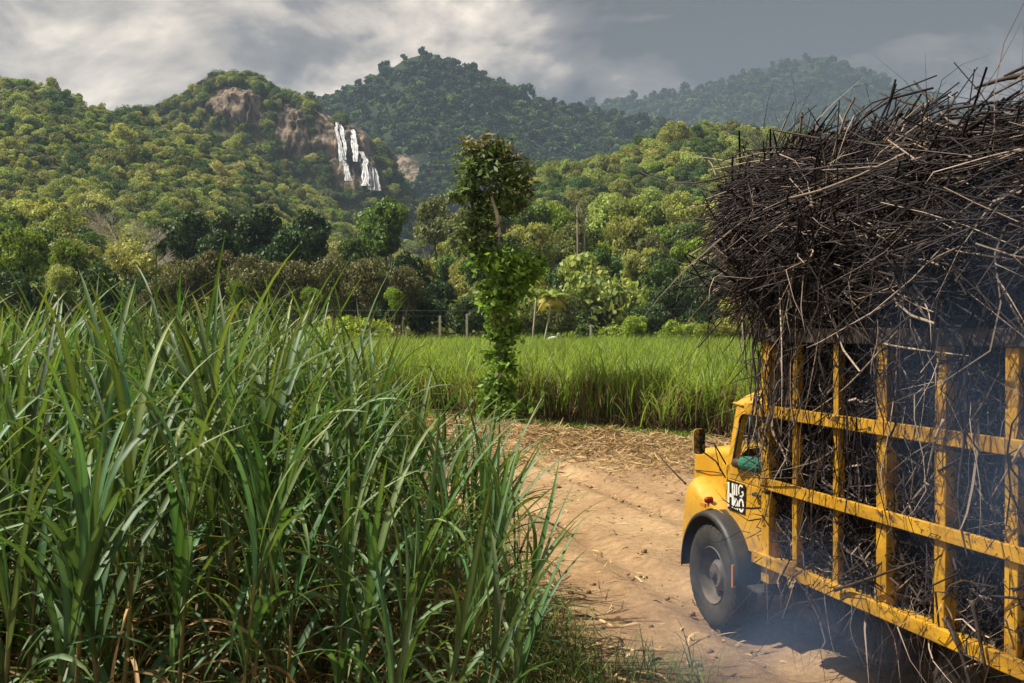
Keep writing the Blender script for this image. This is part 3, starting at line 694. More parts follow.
# the tall vine-covered tree in front of the far cane field
def vine_tree():
    Y = 31.5; X = (496 - 512) / F * Y; rs = np.random.default_rng(42)
    r = empty('vine_covered_tree', (X, Y, dirt_z(X, Y) - .05)); tag(r, 'tall slender tree wrapped in bright green vines at the field edge', 'tree')
    k = Y / F
    zz = lambda py: CAMZ + (331 - py) * k
    xx = lambda px: (px - 496) * k
    mb = MB(); TP = [(0, 0, 0), (.08, 0, 1.4), (.18, .05, 2.8), (.32, 0, 4.2), (xx(500), .05, zz(245)), (xx(497), -.1, zz(215)), (xx(489), 0, zz(190)), (xx(488), 0, zz(165))]
    mb.tube(TP, [.11, .085, .08, .075, .07, .06, .045, .02], 9); mb.build('trunk', M['bark_pale'], r, smooth=True)
    def cloud(name, blobs, m, size, aspect=1.5, jit=.7, droop=0):
        Ps = []; Ns = []; Cs = []
        for px, py, rx, ry, n in blobs:
            c = np.array([xx(px), rs.uniform(-.25, .25), zz(py)]); d = rs.normal(0, 1, (n, 3)); d /= np.linalg.norm(d, axis=1, keepdims=True)
            sub = rs.normal(0, 1, (7, 3)); sub /= np.linalg.norm(sub, axis=1, keepdims=True); w = sub[rs.integers(0, 7, n)] + rs.normal(0, .3, (n, 3)); w /= np.linalg.norm(w, axis=1, keepdims=True)
            d = np.where(rs.random((n, 1)) < .7, w, d); q = rs.uniform(.2, 1.05, (n, 1)) + rs.exponential(.24, (n, 1))
            P = c + d * q * np.array([rx * k, (rx + ry) / 2 * k, ry * k]); P[:, 2] = np.maximum(P[:, 2], .08); Ps.append(P)
            Ns.append(d * .6 + np.array([0, -.2, .7])); Cs.append(rs.uniform(.6, 1.35, (n, 1)) * rs.uniform(.8, 1.2) * np.ones((1, 3)))
        P = np.concatenate(Ps); V, Fq = leaf_quads(P, np.concatenate(Ns), size, rs, jit=jit, aspect=aspect)
        obj_np(name, V, Fq, m, r, col=np.repeat(np.concatenate(Cs), 4, 0))
    for q in range(16):
        mb = MB(); z0 = zz(rs.uniform(180, 262)); a = rs.uniform(0, 6.28); l = rs.uniform(.35, .9); x0 = xx(495)
        mb.tube([(x0, 0, z0), (x0 + math.cos(a) * l * .5, math.sin(a) * l * .5, z0 + l * .35), (x0 + math.cos(a) * l, math.sin(a) * l, z0 + l * .5)], [.03, .02, .008], 5); mb.build('branch', M['bark'], r, smooth=True)
    for q in range(14):
        mb = MB(); z0 = zz(rs.uniform(250, 300)); a = rs.uniform(0, 6.28); l = rs.uniform(.2, .55); hh = rs.uniform(.5, 1.8); x0 = .2
        mb.tube([(x0, 0, z0), (x0 + math.cos(a) * l, math.sin(a) * l, z0 - hh * .4), (x0 + math.cos(a) * l * 1.1, math.sin(a) * l, z0 - hh)], [.012, .009, .005], 5); mb.build('vine_stem', M['bark'], r, smooth=True)
    b = [(489, 170, 20, 18, 700), (470, 180, 14, 16, 420), (507, 176, 15, 15, 420), (495, 155, 14, 12, 300), (478, 158, 12, 12, 260), (512, 195, 12, 16, 260), (466, 198, 12, 12, 260), (483, 197, 14, 12, 300), (505, 208, 9, 11, 160), (480, 228, 14, 14, 330), (468, 238, 14, 12, 330), (488, 248, 14, 10, 280), (470, 215, 12, 10, 230)]
    cloud('crown', [(x_ + rs.normal(0, 4), y_, rx_ * rs.uniform(.8, 1.9), ry_ * rs.uniform(.7, 1.2), int(n_ * .95)) for x_, y_, rx_, ry_, n_ in b], M['leaf_mid'], .056, 2.3)
    b2 = [(468, 150, 9, 11, 70), (488, 145, 10, 8, 70), (510, 155, 10, 10, 90), (522, 172, 9, 14, 90), (527, 190, 8, 12, 60), (518, 205, 9, 9, 60)]
    cloud('pod_clusters', b2, M['leaf_brown'], .055, 2.6)  # clusters of dry pods around the upper crown
    vb = [(512, 262, 17, 13, 420), (528, 270, 14, 10, 300), (497, 268, 14, 11, 300), (540, 262, 7, 6, 90), (505, 280, 17, 10, 360), (490, 292, 12, 9, 220), (512, 296, 12, 8, 220), (498, 308, 12, 9, 240), (506, 322, 12, 10, 260), (518, 328, 8, 6, 120), (499, 338, 10, 9, 230), (503, 354, 9, 9, 220), (497, 368, 10, 8, 210), (500, 384, 12, 9, 260), (494, 397, 14, 9, 300), (502, 408, 13, 8, 260), (488, 412, 8, 6, 130)]
    cloud('vines', [(x_ + rs.normal(0, 3), y_, rx_ * rs.uniform(.9, 1.6), ry_ * rs.uniform(.8, 1.2), int(n_ * 1.5)) for x_, y_, rx_, ry_, n_ in vb], M['leaf_vine'], .078, 1.4)
vine_tree()

# coconut palms at the field end
def palm(px, py, Y, label, rad, dry=.5, seed=1, base_px=None):
    X = (px - 512) / F * Y; zc = CAMZ + (331 - py) / F * Y; rs = np.random.default_rng(seed)
    bx = ((base_px or px - 8) - 512) / F * Y
    r = empty('coconut_palm', (bx, Y, 0)); tag(r, label, 'palm'); dx = X - bx
    mb = MB(); mb.tube([(0, 0, 0), (dx * .35, 0, zc * .4), (dx * .75, 0, zc * .75), (dx, 0, zc)], [.11, .08, .07, .07], 8); mb.build('trunk', M['bark_pale'], r, smooth=True)
    for dryf in (0, 1):
        Ps = []; Ws = []; mb = MB(); n = 9
        for i in range(n):
            a = i * 2 * math.pi / n + dryf * .35; el = (1.0 if not dryf else .15) + rs.uniform(-.3, .35); pts = []; p = np.array([dx, 0, zc]); e = el
            for s in range(9):
                pts.append(p.copy()); p = p + rad / 8 * np.array([math.cos(a) * math.cos(e), math.sin(a) * math.cos(e), math.sin(e)]); e -= .22 if not dryf else .24
            for s in range(1, 9):
                for t in range(4):
                    q = pts[s - 1] + (pts[s] - pts[s - 1]) * t / 4
                    for sd_ in (-1, 1):
                        side = np.array([-math.sin(a), math.cos(a), 0]) * sd_; fwd = (pts[s] - pts[s - 1]); fwd /= np.linalg.norm(fwd)
                        L_ = rad * .30 * math.sin(math.pi * min(1, (s * 4 + t) / 34 + .1)) + .05
                        tip = q + (side * .8 + fwd * .7 + np.array([0, 0, -.45])) * L_; Ps.append([q, (q + tip) / 2 + [0, 0, .03], tip]); w = fwd * .045; Ws.append([w, w * .9, w * .1])
        V, Fq = batch_ribbons(np.array(Ps), np.array(Ws)); col = np.repeat(rs.uniform(.7, 1.3, (len(Ps), 1)) * np.ones((1, 3)), 6, 0)
        obj_np('fronds' if not dryf else 'dry_fronds', V, Fq, M['leaf_lime'] if not dryf else M['leaf_pale'], r, col=col * (np.array([[1, 1, 1]]) if not dryf else np.array([[1.25, .95, .7]])))
palm(552, 299, 92, 'small coconut palm with drooping yellow fronds at the far end of the field', 2.1, seed=2, base_px=541)
palm(538, 278, 100, 'slim coconut palm leaning behind the yellow palm', 1.5, seed=4, base_px=531)

# posts and wires along the far side of the field
posts = []
for px, top, lab in ((440, 315, 'thin concrete post at far left end of the field wires'), (467, 313, 'concrete post just left of the vine covered tree'), (591, 324, 'short concrete post right of the yellow palm'), (743, 305, 'pale concrete post seen through the hanging cane strands')):
    Y = 108; X = (px - 512) / F * Y; zt = CAMZ + (331 - top) / F * Y
    mb = MB(); mb.box(-.11, .11, -.11, .11, 0, zt); o = mb.build('post', M['concrete'], bevel=.02, loc=(X, Y, -.1)); tag(o, lab, 'post'); posts.append((X, Y, zt))
mb = MB()
a = Vector((-30, 112, 5.4)); b = Vector((40, 109, 5.9))
for dz in (0, .55):
    mb.tube([a.lerp(b, t) + Vector((0, 0, -dz - .5 * (1 - (2 * t - 1) ** 2))) for t in np.linspace(0, 1, 14)], .018, 4)
o = mb.build('overhead_wires', M['wire']); tag(o, 'two thin dark wires crossing in front of the wood', 'wire')

# white egret in the far field
def egret():
    Y = 96; X = (553 - 512) / F * Y; r = empty('egret', (X, Y, 2.32)); tag(r, 'white bird resting on top of the far cane field', 'bird')
    bm = bmesh.new(); bmesh.ops.create_uvsphere(bm, u_segments=14, v_segments=10, radius=1)
    for v in bm.verts: v.co = Vector((v.co.x * .38 + (-.1 if v.co.x < 0 else 0), v.co.y * .17, v.co.z * .2 + .05 * v.co.x))
    n0 = bm
    me = bpy.data.meshes.new('body'); bm.to_mesh(me); bm.free(); me.materials.append(M['bird']); me.polygons.foreach_set('use_smooth', [True] * len(me.polygons)); link(bpy.data.objects.new('body', me), r)
    mb = MB(); mb.tube([(.28, 0, .05), (.42, 0, .2), (.36, 0, .34), (.44, 0, .45), (.52, 0, .45)], [.08, .05, .04, .055, .03], 8); mb.build('neck', M['bird'], r, smooth=True)
    mb = MB(); mb.tube([(.52, 0, .45), (.66, 0, .43)], [.02, .004], 6); mb.build('beak', M['beak'], r)
egret()

# ------------------------------------------------------------------ sugar cane
def blades(base, az, el0, droop, length, width, rs, K=11, fold=.35, twist=.5, expo=1.4):
    """arched grass blades; arrays of N"""
    N = len(az); t = np.linspace(0, 1, K)[None]; el = el0[:, None] - droop[:, None] * t ** expo
    azt = az[:, None] + rs.normal(0, .12, (N, 1)) * t * 2
    step = length[:, None, None] / (K - 1) * np.stack([np.cos(el) * np.cos(azt), np.cos(el) * np.sin(azt), np.sin(el)], -1)
    P = base[:, None] + np.concatenate([np.zeros((N, 1, 3)), np.cumsum(step[:, :-1], 1)], 1)
    T = step / (np.linalg.norm(step, axis=2, keepdims=True) + 1e-9)
    side = np.stack([-np.sin(azt), np.cos(azt), np.zeros_like(azt)], -1)
    up = np.cross(T, side); tw = rs.normal(0, twist, (N, 1, 1)) * t[..., None]
    s2 = side * np.cos(tw) + up * np.sin(tw); nn = np.cross(T, s2)
    prof = np.minimum(1, .55 + 1.6 * t) * np.clip(1 - t, 0, 1) ** .55 * (1 - .12 * t); prof[:, -1] = .02
    W = s2 * (width[:, None] * .5 * prof)[..., None]
    return batch_ribbons(P, W, nn, fold)
def cane_plant(seed, H):
    rs = np.random.default_rng(seed); lean = rs.normal(0, .07, 2); K = 9
    zs = np.linspace(0, H, K); st = np.stack([lean[0] * zs + .03 * np.sin(zs * 2 + seed), lean[1] * zs + .03 * np.cos(zs * 1.7 + seed), zs], -1)
    at = lambda z: np.array([np.interp(z, zs, st[:, 0]), np.interp(z, zs, st[:, 1]), z])
    # stalk with rings
    n = 22; zz = np.linspace(-.1, H, n); P = np.array([[at(max(z, 0))[0], at(max(z, 0))[1], z] for z in zz])[None]
    Rr = (.017 - .006 * zz / H)[None] * (1 + .18 * (np.arange(n) % 2))[None]
    sV, sF = batch_tubes(P, Rr, 7); sc = np.repeat(np.where(np.arange(n) % 4 == 0, .55, 1.1), 7)[:, None] * np.ones((1, 3))
    stalk = mesh_np('stalk', sV, sF, M['cane_stalk'], col=sc, smooth=True)
    nl = 17; z = np.concatenate([rs.uniform(.10, .78, nl - 6) * H, rs.uniform(.80, 1.0, 6) * H]); z.sort()
    fr = z / H; az = (np.arange(nl) % 2) * np.pi + rs.uniform(0, 6.28) + rs.normal(0, .65, nl)
    el = .98 + .45 * fr + rs.normal(0, .07, nl); el = np.minimum(el, 1.55)
    droop = np.where(fr > .8, rs.uniform(.2, 1.9, nl), rs.uniform(1.3, 3.2, nl)); length = rs.uniform(.95, 1.75, nl) * (.78 + .27 * fr); width = rs.uniform(.042, .084, nl)
    base = np.array([at(q) for q in z])
    V, Fq = blades(base, az, el, droop, length, width, rs)
    tone = rs.uniform(.65, 1.3, (nl, 1)) * np.array([[1, 1, 1]]); tone[:, 2] *= rs.uniform(.8, 1.5, nl)
    tone[:, 0] *= rs.uniform(.75, 1.25, nl)
    col = np.repeat(tone, 33, 0).reshape(nl, 11, 3, 3); col[:, :, 1] *= 1.55; col[:, 8:] *= np.array([1.25, 1.05, .8])
    leaves = mesh_np('leaves', V, Fq, M['cane_leaf'], col=np.clip(col, 0, 3).reshape(-1, 3), smooth=False)
    nd_ = 15; z = rs.uniform(.04, .66, nd_) * H; az = rs.uniform(0, 6.28, nd_)
    V, Fq = blades(np.array([at(q) for q in z]), az, rs.uniform(.3, 1.2, nd_), rs.uniform(1.6, 3.4, nd_), rs.uniform(.5, 1.25, nd_), rs.uniform(.016, .036, nd_), rs, fold=.7, twist=1.6, expo=.8)
    dc = np.repeat(rs.uniform(.35, 1.25, (nd_, 1)) * np.array([[1, .95, .85]]), 33, 0)
    dry = mesh_np('dry_leaves', V, Fq, M['cane_dry'], col=dc)
    return stalk, leaves, dry
CANE = [cane_plant(300 + i, h) for i, h in enumerate((2.2, 2.35, 2.0, 2.45, 2.1, 1.8, 2.3, 2.15, 1.95, 2.4, 2.05, 2.25))]
def cane_field():
    rs = np.random.default_rng(21); pts = []
    Y = 4.9
    while Y < 20.5:
        X = -.56 * Y - 2.4
        xr = float(near_right(Y))
        while X < xr:
            x = X + rs.normal(0, .10); y = Y + rs.normal(0, .14); de = xr - x
            if x < xr + .1: pts.append((x, y, de))
            X += rs.uniform(.26, .54)
        Y += .40
    pts = [p for p in pts if math.hypot(p[0], p[1]) > 5.6 or p[1] > 5.4]
    pts.sort(key=lambda p: p[0] ** 2 + p[1] ** 2)
    print('cane', len(pts))
    near = pts[:290]; rest = pts[290:]
    def hs(p):      # plants get shorter and lean outward at the margin of the stand
        e = min(max(p[2] / 1.6, 0), 1); return (.66 + .34 * e) * rs.uniform(.86, 1.04) * (.90 if p[1] < 6.6 else 1)
    def tilt(p):
        e = min(max(p[2] / 1.4, 0), 1); return (rs.normal(0, .05), rs.normal(.02, .05) + .22 * (1 - e))
    nedge = 0; ORDN = ['nearest', 'second', 'third', 'fourth', 'fifth', 'sixth', 'seventh', 'eighth', 'ninth', 'tenth', 'eleventh', 'twelfth', 'thirteenth', 'fourteenth', 'fifteenth', 'sixteenth', 'seventeenth', 'eighteenth', 'nineteenth', 'twentieth']
    for i, p in enumerate(near):
        v = CANE[int(rs.integers(0, len(CANE)))]; s = hs(p); tx, ty = tilt(p)
        r = empty('sugarcane_plant', (p[0], p[1], dirt_z(p[0], p[1]) - .03)); r.rotation_mode = 'ZYX'
        r.rotation_euler = (tx, ty, rs.uniform(0, 6.28)); r.rotation_mode = 'XYZ'
        q = (Matrix.Rotation(ty, 3, 'Y') @ Matrix.Rotation(tx, 3, 'X') @ Matrix.Rotation(rs.uniform(0, 6.28), 3, 'Z')).to_euler()
        r.rotation_euler = q; r.scale = (s, s, s)
        tag(r, 'tall green sugarcane plant inside the foreground stand left of the dirt road', 'sugarcane', 'sugarcane plants of the foreground stand')
        if p[2] < .34 and nedge < 20:
            r['label'] = 'short sugarcane plant leaning over the road edge, %s along the margin' % ORDN[nedge]; nedge += 1
        for nm, me in zip(('stalk', 'leaves', 'dry_leaves'), v): link(bpy.data.objects.new(nm, me), r)
    # the rest of the stand further back
    protos = []
    for s_, l_, d_ in CANE[:8]:
        bm = bmesh.new()
        for k, me in enumerate((s_, l_, d_)):
            n0 = len(bm.faces); bm.from_mesh(me); bm.faces.ensure_lookup_table()
            for f in bm.faces[n0:]: f.material_index = k
        me = bpy.data.meshes.new('cane_source'); bm.to_mesh(me); bm.free()
        for mm in ('cane_stalk', 'cane_leaf', 'cane_dry'): me.materials.append(M[mm])
        protos.append(me)
    n = len(rest); P = [(p[0], p[1], dirt_z(p[0], p[1]) - .03) for p in rest]
    scatter('sugarcane_stand', P, rs.uniform(0, 6.28, n), [hs(p) for p in rest], rs.integers(0, 8, n), protos, 'sugarcane filling the back of the foreground stand', 'sugarcane', tilt=np.array([(rs.normal(0, .05), rs.normal(0, .05)) for _ in rest]))
    # undergrowth at the feet and along the margin
    m = 2300; yy = rs.uniform(5.2, 17, m); xr = near_right(yy); xx = np.where(rs.random(m) < .65, xr + rs.normal(.25, .38, m) * (1 + .6 * (yy < 9.5)), rs.uniform(-.5 * yy - 2, xr + .3)); zz = np.array([dirt_z(a_, b_) for a_, b_ in zip(xx, yy)])
    P = np.repeat(np.stack([xx, yy, zz - .02], -1), 5, 0) + rs.normal(0, .06, (m * 5, 3)) * np.array([1, 1, 0]); N = len(P)
    V, Fq = blades(P, rs.uniform(0, 6.28, N), rs.uniform(.7, 1.5, N), rs.uniform(.6, 2.2, N), rs.uniform(.15, .65, N), rs.uniform(.007, .018, N), rs, K=6)
    col = np.repeat(rs.uniform(.5, 1.5, (N, 1)) * np.where(rs.random((N, 1)) < .25, np.array([[2.4, 1.5, 1.6]]), np.array([[1, 1, 1]])), 18, 0)
    o = obj_np('undergrowth', V, Fq, M['weed'], col=np.clip(col, 0, 3)); tag(o, 'low grass and weeds at the feet of the foreground cane', 'grass', kind='stuff')
cane_field()
def far_field():
    rs = np.random.default_rng(31); protos = []
    for i in range(6):
        n = 62; b = np.zeros((n, 3)); b[:, :2] = rs.normal(0, .34, (n, 2)); z0 = rs.uniform(.35, 1.25, n); b[:, 2] = z0
        V, Fq = blades(b, rs.uniform(0, 6.28, n), rs.uniform(1.2, 1.55, n), rs.uniform(.3, 1.7, n), rs.uniform(.7, 1.5, n), rs.uniform(.032, .065, n), rs, K=6, fold=.3)
        col = np.repeat(rs.uniform(.65, 1.35, (n, 1)) * np.array([[1, 1, 1]]), 18, 0)
        nd_ = 80; b = np.zeros((nd_, 3)); b[:, :2] = rs.normal(0, .38, (nd_, 2)); b[:, 2] = rs.uniform(0, 1.35, nd_)
        V2, F2 = blades(b, rs.uniform(0, 6.28, nd_), rs.uniform(.6, 1.55, nd_), rs.uniform(.5, 2.6, nd_), rs.uniform(.5, 1.0, nd_), rs.uniform(.018, .035, nd_), rs, K=6, fold=.5)
        c2 = np.repeat(rs.uniform(.25, .95, (nd_, 1)) * np.array([[1, .95, .9]]), 18, 0)
        st = np.zeros((12, 3, 3)); st[:, :, :2] = rs.normal(0, .3, (12, 1, 2)); st[:, 1, 2] = .7; st[:, 2, 2] = 1.4; st[:, 2, :2] += rs.normal(0, .1, (12, 2))
        V3, F3 = batch_tubes(st, np.full((12, 3), .016), 4); c3 = np.full((len(V3), 3), .38)
        nv = len(V); nv2 = nv + len(V2)
        protos.append(mesh_np('field_cane', np.concatenate([V, V2, V3]), np.concatenate([Fq, F2 + nv, F3 + nv2]), [M['field_leaf'], M['cane_dry']], col=np.clip(np.concatenate([col, c2, c3]), 0, 3), midx=np.concatenate([np.zeros(len(Fq)), np.ones(len(F2) + len(F3))])))
    P = []; S = []
    Y = 24.0
    while Y < 116:
        sp = .62 + max(0, Y - 35) * .008
        for X in np.arange(-.42 * Y - 6, .58 * Y + 6, sp):
            x = X + rs.normal(0, .15); y = Y + rs.normal(0, .2)
            if y > far_edge(x) + .7 * float(fbm(np.array(x / 1.8), np.array(3.3), 3)): P.append((x, y, dirt_z(x, y) - .03 if y < 60 and -23 < x < 21 else 0.0)); S.append((1.0, 1.0, rs.uniform(.82, 1.14) + .25 * fbm(np.array(x / 5), np.array(y / 5), 3)))
        Y += sp
    n = len(P); print('far cane', n)
    scatter('far_cane_field', P, rs.uniform(0, 6.28, n), np.array(S), rs.integers(0, 6, n), protos, 'bright sunlit cane field stretching to the wood', 'cane field')
    # weeds along its foot
    P = []
    for _ in range(1900):
        x = min(rs.uniform(-7, 6.4), rs.uniform(-7, 8)); x = min(x, 5.0); y = far_edge(x) - abs(rs.normal(.2, .75)) * (1.3 if x < 3 else .7); P.append((x, y, dirt_z(x, y)))
    m = len(P); P = np.repeat(np.array(P), 9, 0) + rs.normal(0, .1, (m * 9, 3)) * np.array([1, 1, .3]); N = len(P)
    V, Fq = blades(P, rs.uniform(0, 6.28, N), rs.uniform(.5, 1.5, N), rs.uniform(.6, 2.2, N), rs.uniform(.12, .40, N), rs.uniform(.02, .05, N), rs, K=4)
    o = obj_np('weeds', V, Fq, M['leaf_vine'], col=np.repeat(rs.uniform(.4, 1.1, (N, 1)) * np.ones((1, 3)), 12, 0)); tag(o, 'green weeds along the foot of the far cane field', 'weeds', kind='stuff')
far_field()

# dry cane trash on the bank beside the road
def litter():
    rs = np.random.default_rng(51); Ps = []
    def add(n, fx, lift, L0, L1):
        for _ in range(n):
            x, y = fx(); z = dirt_z(x, y) + .01 + abs(rs.normal(0, lift)); a = rs.uniform(0, 6.28); L_ = rs.uniform(L0, L1); el = rs.normal(0, .22)
            K = 4; p = np.array([x, y, z]); pts = []
            for k in range(K): pts.append(p.copy()); p = p + L_ / (K - 1) * np.array([math.cos(a) * math.cos(el), math.sin(a) * math.cos(el), math.sin(el)]); a += rs.normal(0, .35); el += rs.normal(-.12, .25)
            pts = np.array(pts); pts[:, 2] = np.maximum(pts[:, 2], dirt_z(x, y) - .02); Ps.append(pts)
    def bank():
        x = rs.uniform(-5, 8.5); return x, far_edge(x) - abs(rs.normal(3.6, 2.3))
    add(36000, bank, .05, .12, .6)
    add(1300, lambda: (rs.uniform(-1, 6), rs.uniform(8, 24)), .004, .04, .22)
    def margin():
        y = rs.uniform(6, 18); return float(near_right(y)) + rs.normal(.3, .6), y
    add(1500, margin, .02, .1, .5)
    P = np.array(Ps); N = len(P); w = rs.uniform(.005, .016, (N, 1, 1)); T = P[:, -1] - P[:, 0]; T /= np.linalg.norm(T, axis=1, keepdims=True) + 1e-9
    side = np.cross(T, rs.normal(0, 1, (N, 3)) * .5 + np.array([0, 0, 1])); side /= np.linalg.norm(side, axis=1, keepdims=True) + 1e-9
    V, Fq = batch_ribbons(P, side[:, None] * w * np.array([.5, 1, .9, .2])[None, :, None])
    tone = np.where(rs.random((N, 1)) < .2, .3, 1) * rs.uniform(.55, 1.25, (N, 1)) * np.array([[1, .95, .88]])
    o = obj_np('straw_litter', V, Fq, M['straw'], col=np.repeat(tone, 8, 0)); tag(o, 'dry cane trash and straw lying on the bank and road', 'straw', kind='stuff')
    # clods and stones
    V = []; Fs = []
    for _ in range(420):
        x = rs.uniform(-.5, 6); y = rs.uniform(8, 26) ; s = abs(rs.normal(0, .018)) + .008; bm = bmesh.new(); bmesh.ops.create_icosphere(bm, subdivisions=1, radius=s)
        n0 = len(V)
        for v in bm.verts: V.append((v.co.x * rs.uniform(.7, 1.5) + x, v.co.y * rs.uniform(.7, 1.5) + y, v.co.z * rs.uniform(.5, 1) + dirt_z(x, y) + s * .2))
        for f in bm.faces: Fs.append([v.index + n0 for v in f.verts])
        bm.free()
    o = obj_np('clods', np.array(V), np.array(Fs), M['soil'], col=np.ones((len(V), 3)) * .9); tag(o, 'small clods and pebbles scattered on the dirt road', 'pebbles', kind='stuff')
litter()

# ------------------------------------------------------------------ the truck (local +X forward, +Y its left side, near us)
TH = math.atan(285 / F); ROOT = Vector((3.13, 11.0, 0.0)); RZ = math.pi / 2 + TH
truck = empty('cargo_truck', ROOT, RZ)
tag(truck, 'yellow bonneted cargo truck with caged bed, loaded high with burnt cane', 'truck')
WR = .525
def wheel(x, side, dual=False, name='wheel'):
    y = side * 1.01
    mb = MB()
    def tyre(yc, w):
        pr = [(.29, -.40 * w), (.33, -.48 * w), (.42, -.54 * w), (.485, -.50 * w), (.515, -.42 * w), (WR, -.3 * w)]
        for k, yy in enumerate((-.18, -.06, .06, .18)): pr += [(WR, (yy - .035) * w), (WR - .016, (yy - .02) * w), (WR - .016, (yy + .02) * w), (WR, (yy + .035) * w)]
        pr += [(WR, .3 * w), (.515, .42 * w), (.485, .50 * w), (.42, .54 * w), (.33, .48 * w), (.29, .40 * w)]
        pr = [(r, h * 1.0 + 0) for r, h in pr]
        mb.lathe(pr, 48, 'y', (0, yc, 0))
        for i in range(36):          # shoulder lugs
            a = i * math.pi / 18
            for sd_ in (-1, 1):
                c_, s_ = math.cos(a), math.sin(a); r0, r1 = .492, WR + .004
                V = []
                for rr in (r0, r1):
                    for da in (-.045, .045):
                        for yy in ((.36 * w, .50 * w) if rr == r0 else (.27 * w, .40 * w)):
                            V.append((rr * math.cos(a + da), yc + sd_ * yy, rr * math.sin(a + da)))
                mb.add(V, [(0, 1, 3, 2), (4, 6, 7, 5), (0, 4, 5, 1), (2, 3, 7, 6), (0, 2, 6, 4), (1, 5, 7, 3)])
    tyre(0, .28)
    if dual: tyre(-side * .33, .28)
    o = mb.build(name, M['rubber'], truck, smooth=True, loc=(x, y, WR - .02))
    o.modifiers.new('es', 'EDGE_SPLIT').split_angle = R(35)
    mb = MB()
    s = side
    mb.lathe([(.30, s * .11), (.285, s * .125), (.27, s * .09), (.262, s * .02), (.25, 0), (.16, s * -.0), (.155, s * .05), (.12, s * .085), (.0, s * .09)], 40, 'y')
    mb.lathe([(.262, s * .02), (.262, -s * .1)], 40, 'y')
    o2 = mb.build('rim', M['rim'], o, smooth=True); o2.modifiers.new('es', 'EDGE_SPLIT').split_angle = R(40)
    mb = MB()
    for i in range(8):
        a = i * math.pi / 4; mb.lathe([(0, s * .03), (.018, s * .03), (.018, s * -.01)], 6, 'y', (math.cos(a) * .19, 0, math.sin(a) * .19))
    mb.lathe([(0, s * .125), (.04, s * .123), (.05, s * .11), (.055, s * .07)], 24, 'y')
    mb.build('hub', M['chassis'], o, smooth=False)
    # hand holes of the rim
    mb = MB()
    for i in range(8):
        a = (i + .5) * math.pi / 4; mb.lathe([(0, s * .012), (.036, s * .014), (.040, s * -.005)], 12, 'y', (math.cos(a) * .208, 0, math.sin(a) * .208))
    mb.build('rim_holes', M['interior'], o)
    return o
wheel(0, 1); wheel(0, -1)
for x in (-4.0, -5.35):
    wheel(x, 1, True); wheel(x, -1, True)
# chassis
mb = MB()
for s in (-1, 1): mb.box(-6.6, .95, s * .45 - .045, s * .45 + .045, .62, .84)
for x in (-6.3, -4.7, -2.8, -1.3, .4): mb.box(x - .05, x + .05, -.405, .405, .66, .80)
mb.build('chassis', M['chassis'], truck, bevel=.006)
for x in (0, -4.0, -5.35):
    mb = MB(); mb.tube([(x, -.9, WR - .02), (x, .9, WR - .02)], .065, 10)
    if x: mb.lathe([(0, -.2), (.14, -.16), (.2, 0), (.14, .16), (0, .2)], 16, 'y', (x, 0, WR - .02))
    mb.build('axle', M['chassis'], truck, smooth=True)
for x in (-4.0, -5.35, 0):
    for s in (-1, 1):
        mb = MB()
        for k in range(5):
            l = .62 - k * .11; mb.grid([[(x + l * t, s * .5 - .035, .58 + .05 * t * t - k * .018), (x + l * t, s * .5 + .035, .58 + .05 * t * t - k * .018)] for t in np.linspace(-1, 1, 9)])
        mb.build('leaf_spring', M['chassis'], truck, solid=.012)
# fuel tank, toolbox, exhaust pieces under the bed
mb = MB(); mb.lathe([(0, -.36), (.20, -.36), (.235, -.33), (.235, .33), (.20, .36), (0, .36)], 28, 'x', (-1.75, .80, .64)); tank = mb.build('fuel_tank', M['chassis'], truck, smooth=True); tank.modifiers.new('es', 'EDGE_SPLIT').split_angle = R(35)
mb = MB(); mb.lathe([(0, .12), (.05, .12), (.05, 0)], 14, 'z', (-1.6, .80, .87)); mb.build('cap', M['chassis'], tank, smooth=False)
mb = MB(); mb.add([(-2.25, .55, .84), (-2.95, .55, .84), (-2.95, .55, .50), (-2.62, .55, .40), (-2.25, .55, .46), (-2.25, 1.02, .84), (-2.95, 1.02, .84), (-2.95, 1.02, .50), (-2.62, 1.02, .40), (-2.25, 1.02, .46)],
                  [(0, 1, 2, 3, 4), (9, 8, 7, 6, 5), (0, 5, 6, 1), (1, 6, 7, 2), (2, 7, 8, 3), (3, 8, 9, 4), (4, 9, 5, 0)])
mb.build('toolbox', M['chassis'], truck, bevel=.015)
mb = MB(); mb.tube([(-.9, .6, .55), (-1.3, .62, .50), (-2.0, .5, .45), (-2.9, .35, .45), (-3.3, .3, .46)], [.045] * 5, 10); mb.tube([(-2.1, .48, .45), (-2.8, .36, .45)], .10, 14)
mb.build('exhaust_pipe', M['chassis'], truck, smooth=True)
# cab step and bumper
mb = MB(); mb.box(-.95, -.50, .78, 1.08, .52, .555); mb.box(-.93, -.90, .80, 1.04, .555, .86); mb.box(-.56, -.53, .80, 1.04, .555, .86); mb.build('step', M['chassis'], truck, bevel=.006)
mb = MB(); mb.box(1.20, 1.30, -.78, .78, .55, .78); mb.build('bumper', M['frame'], truck, bevel=.03)

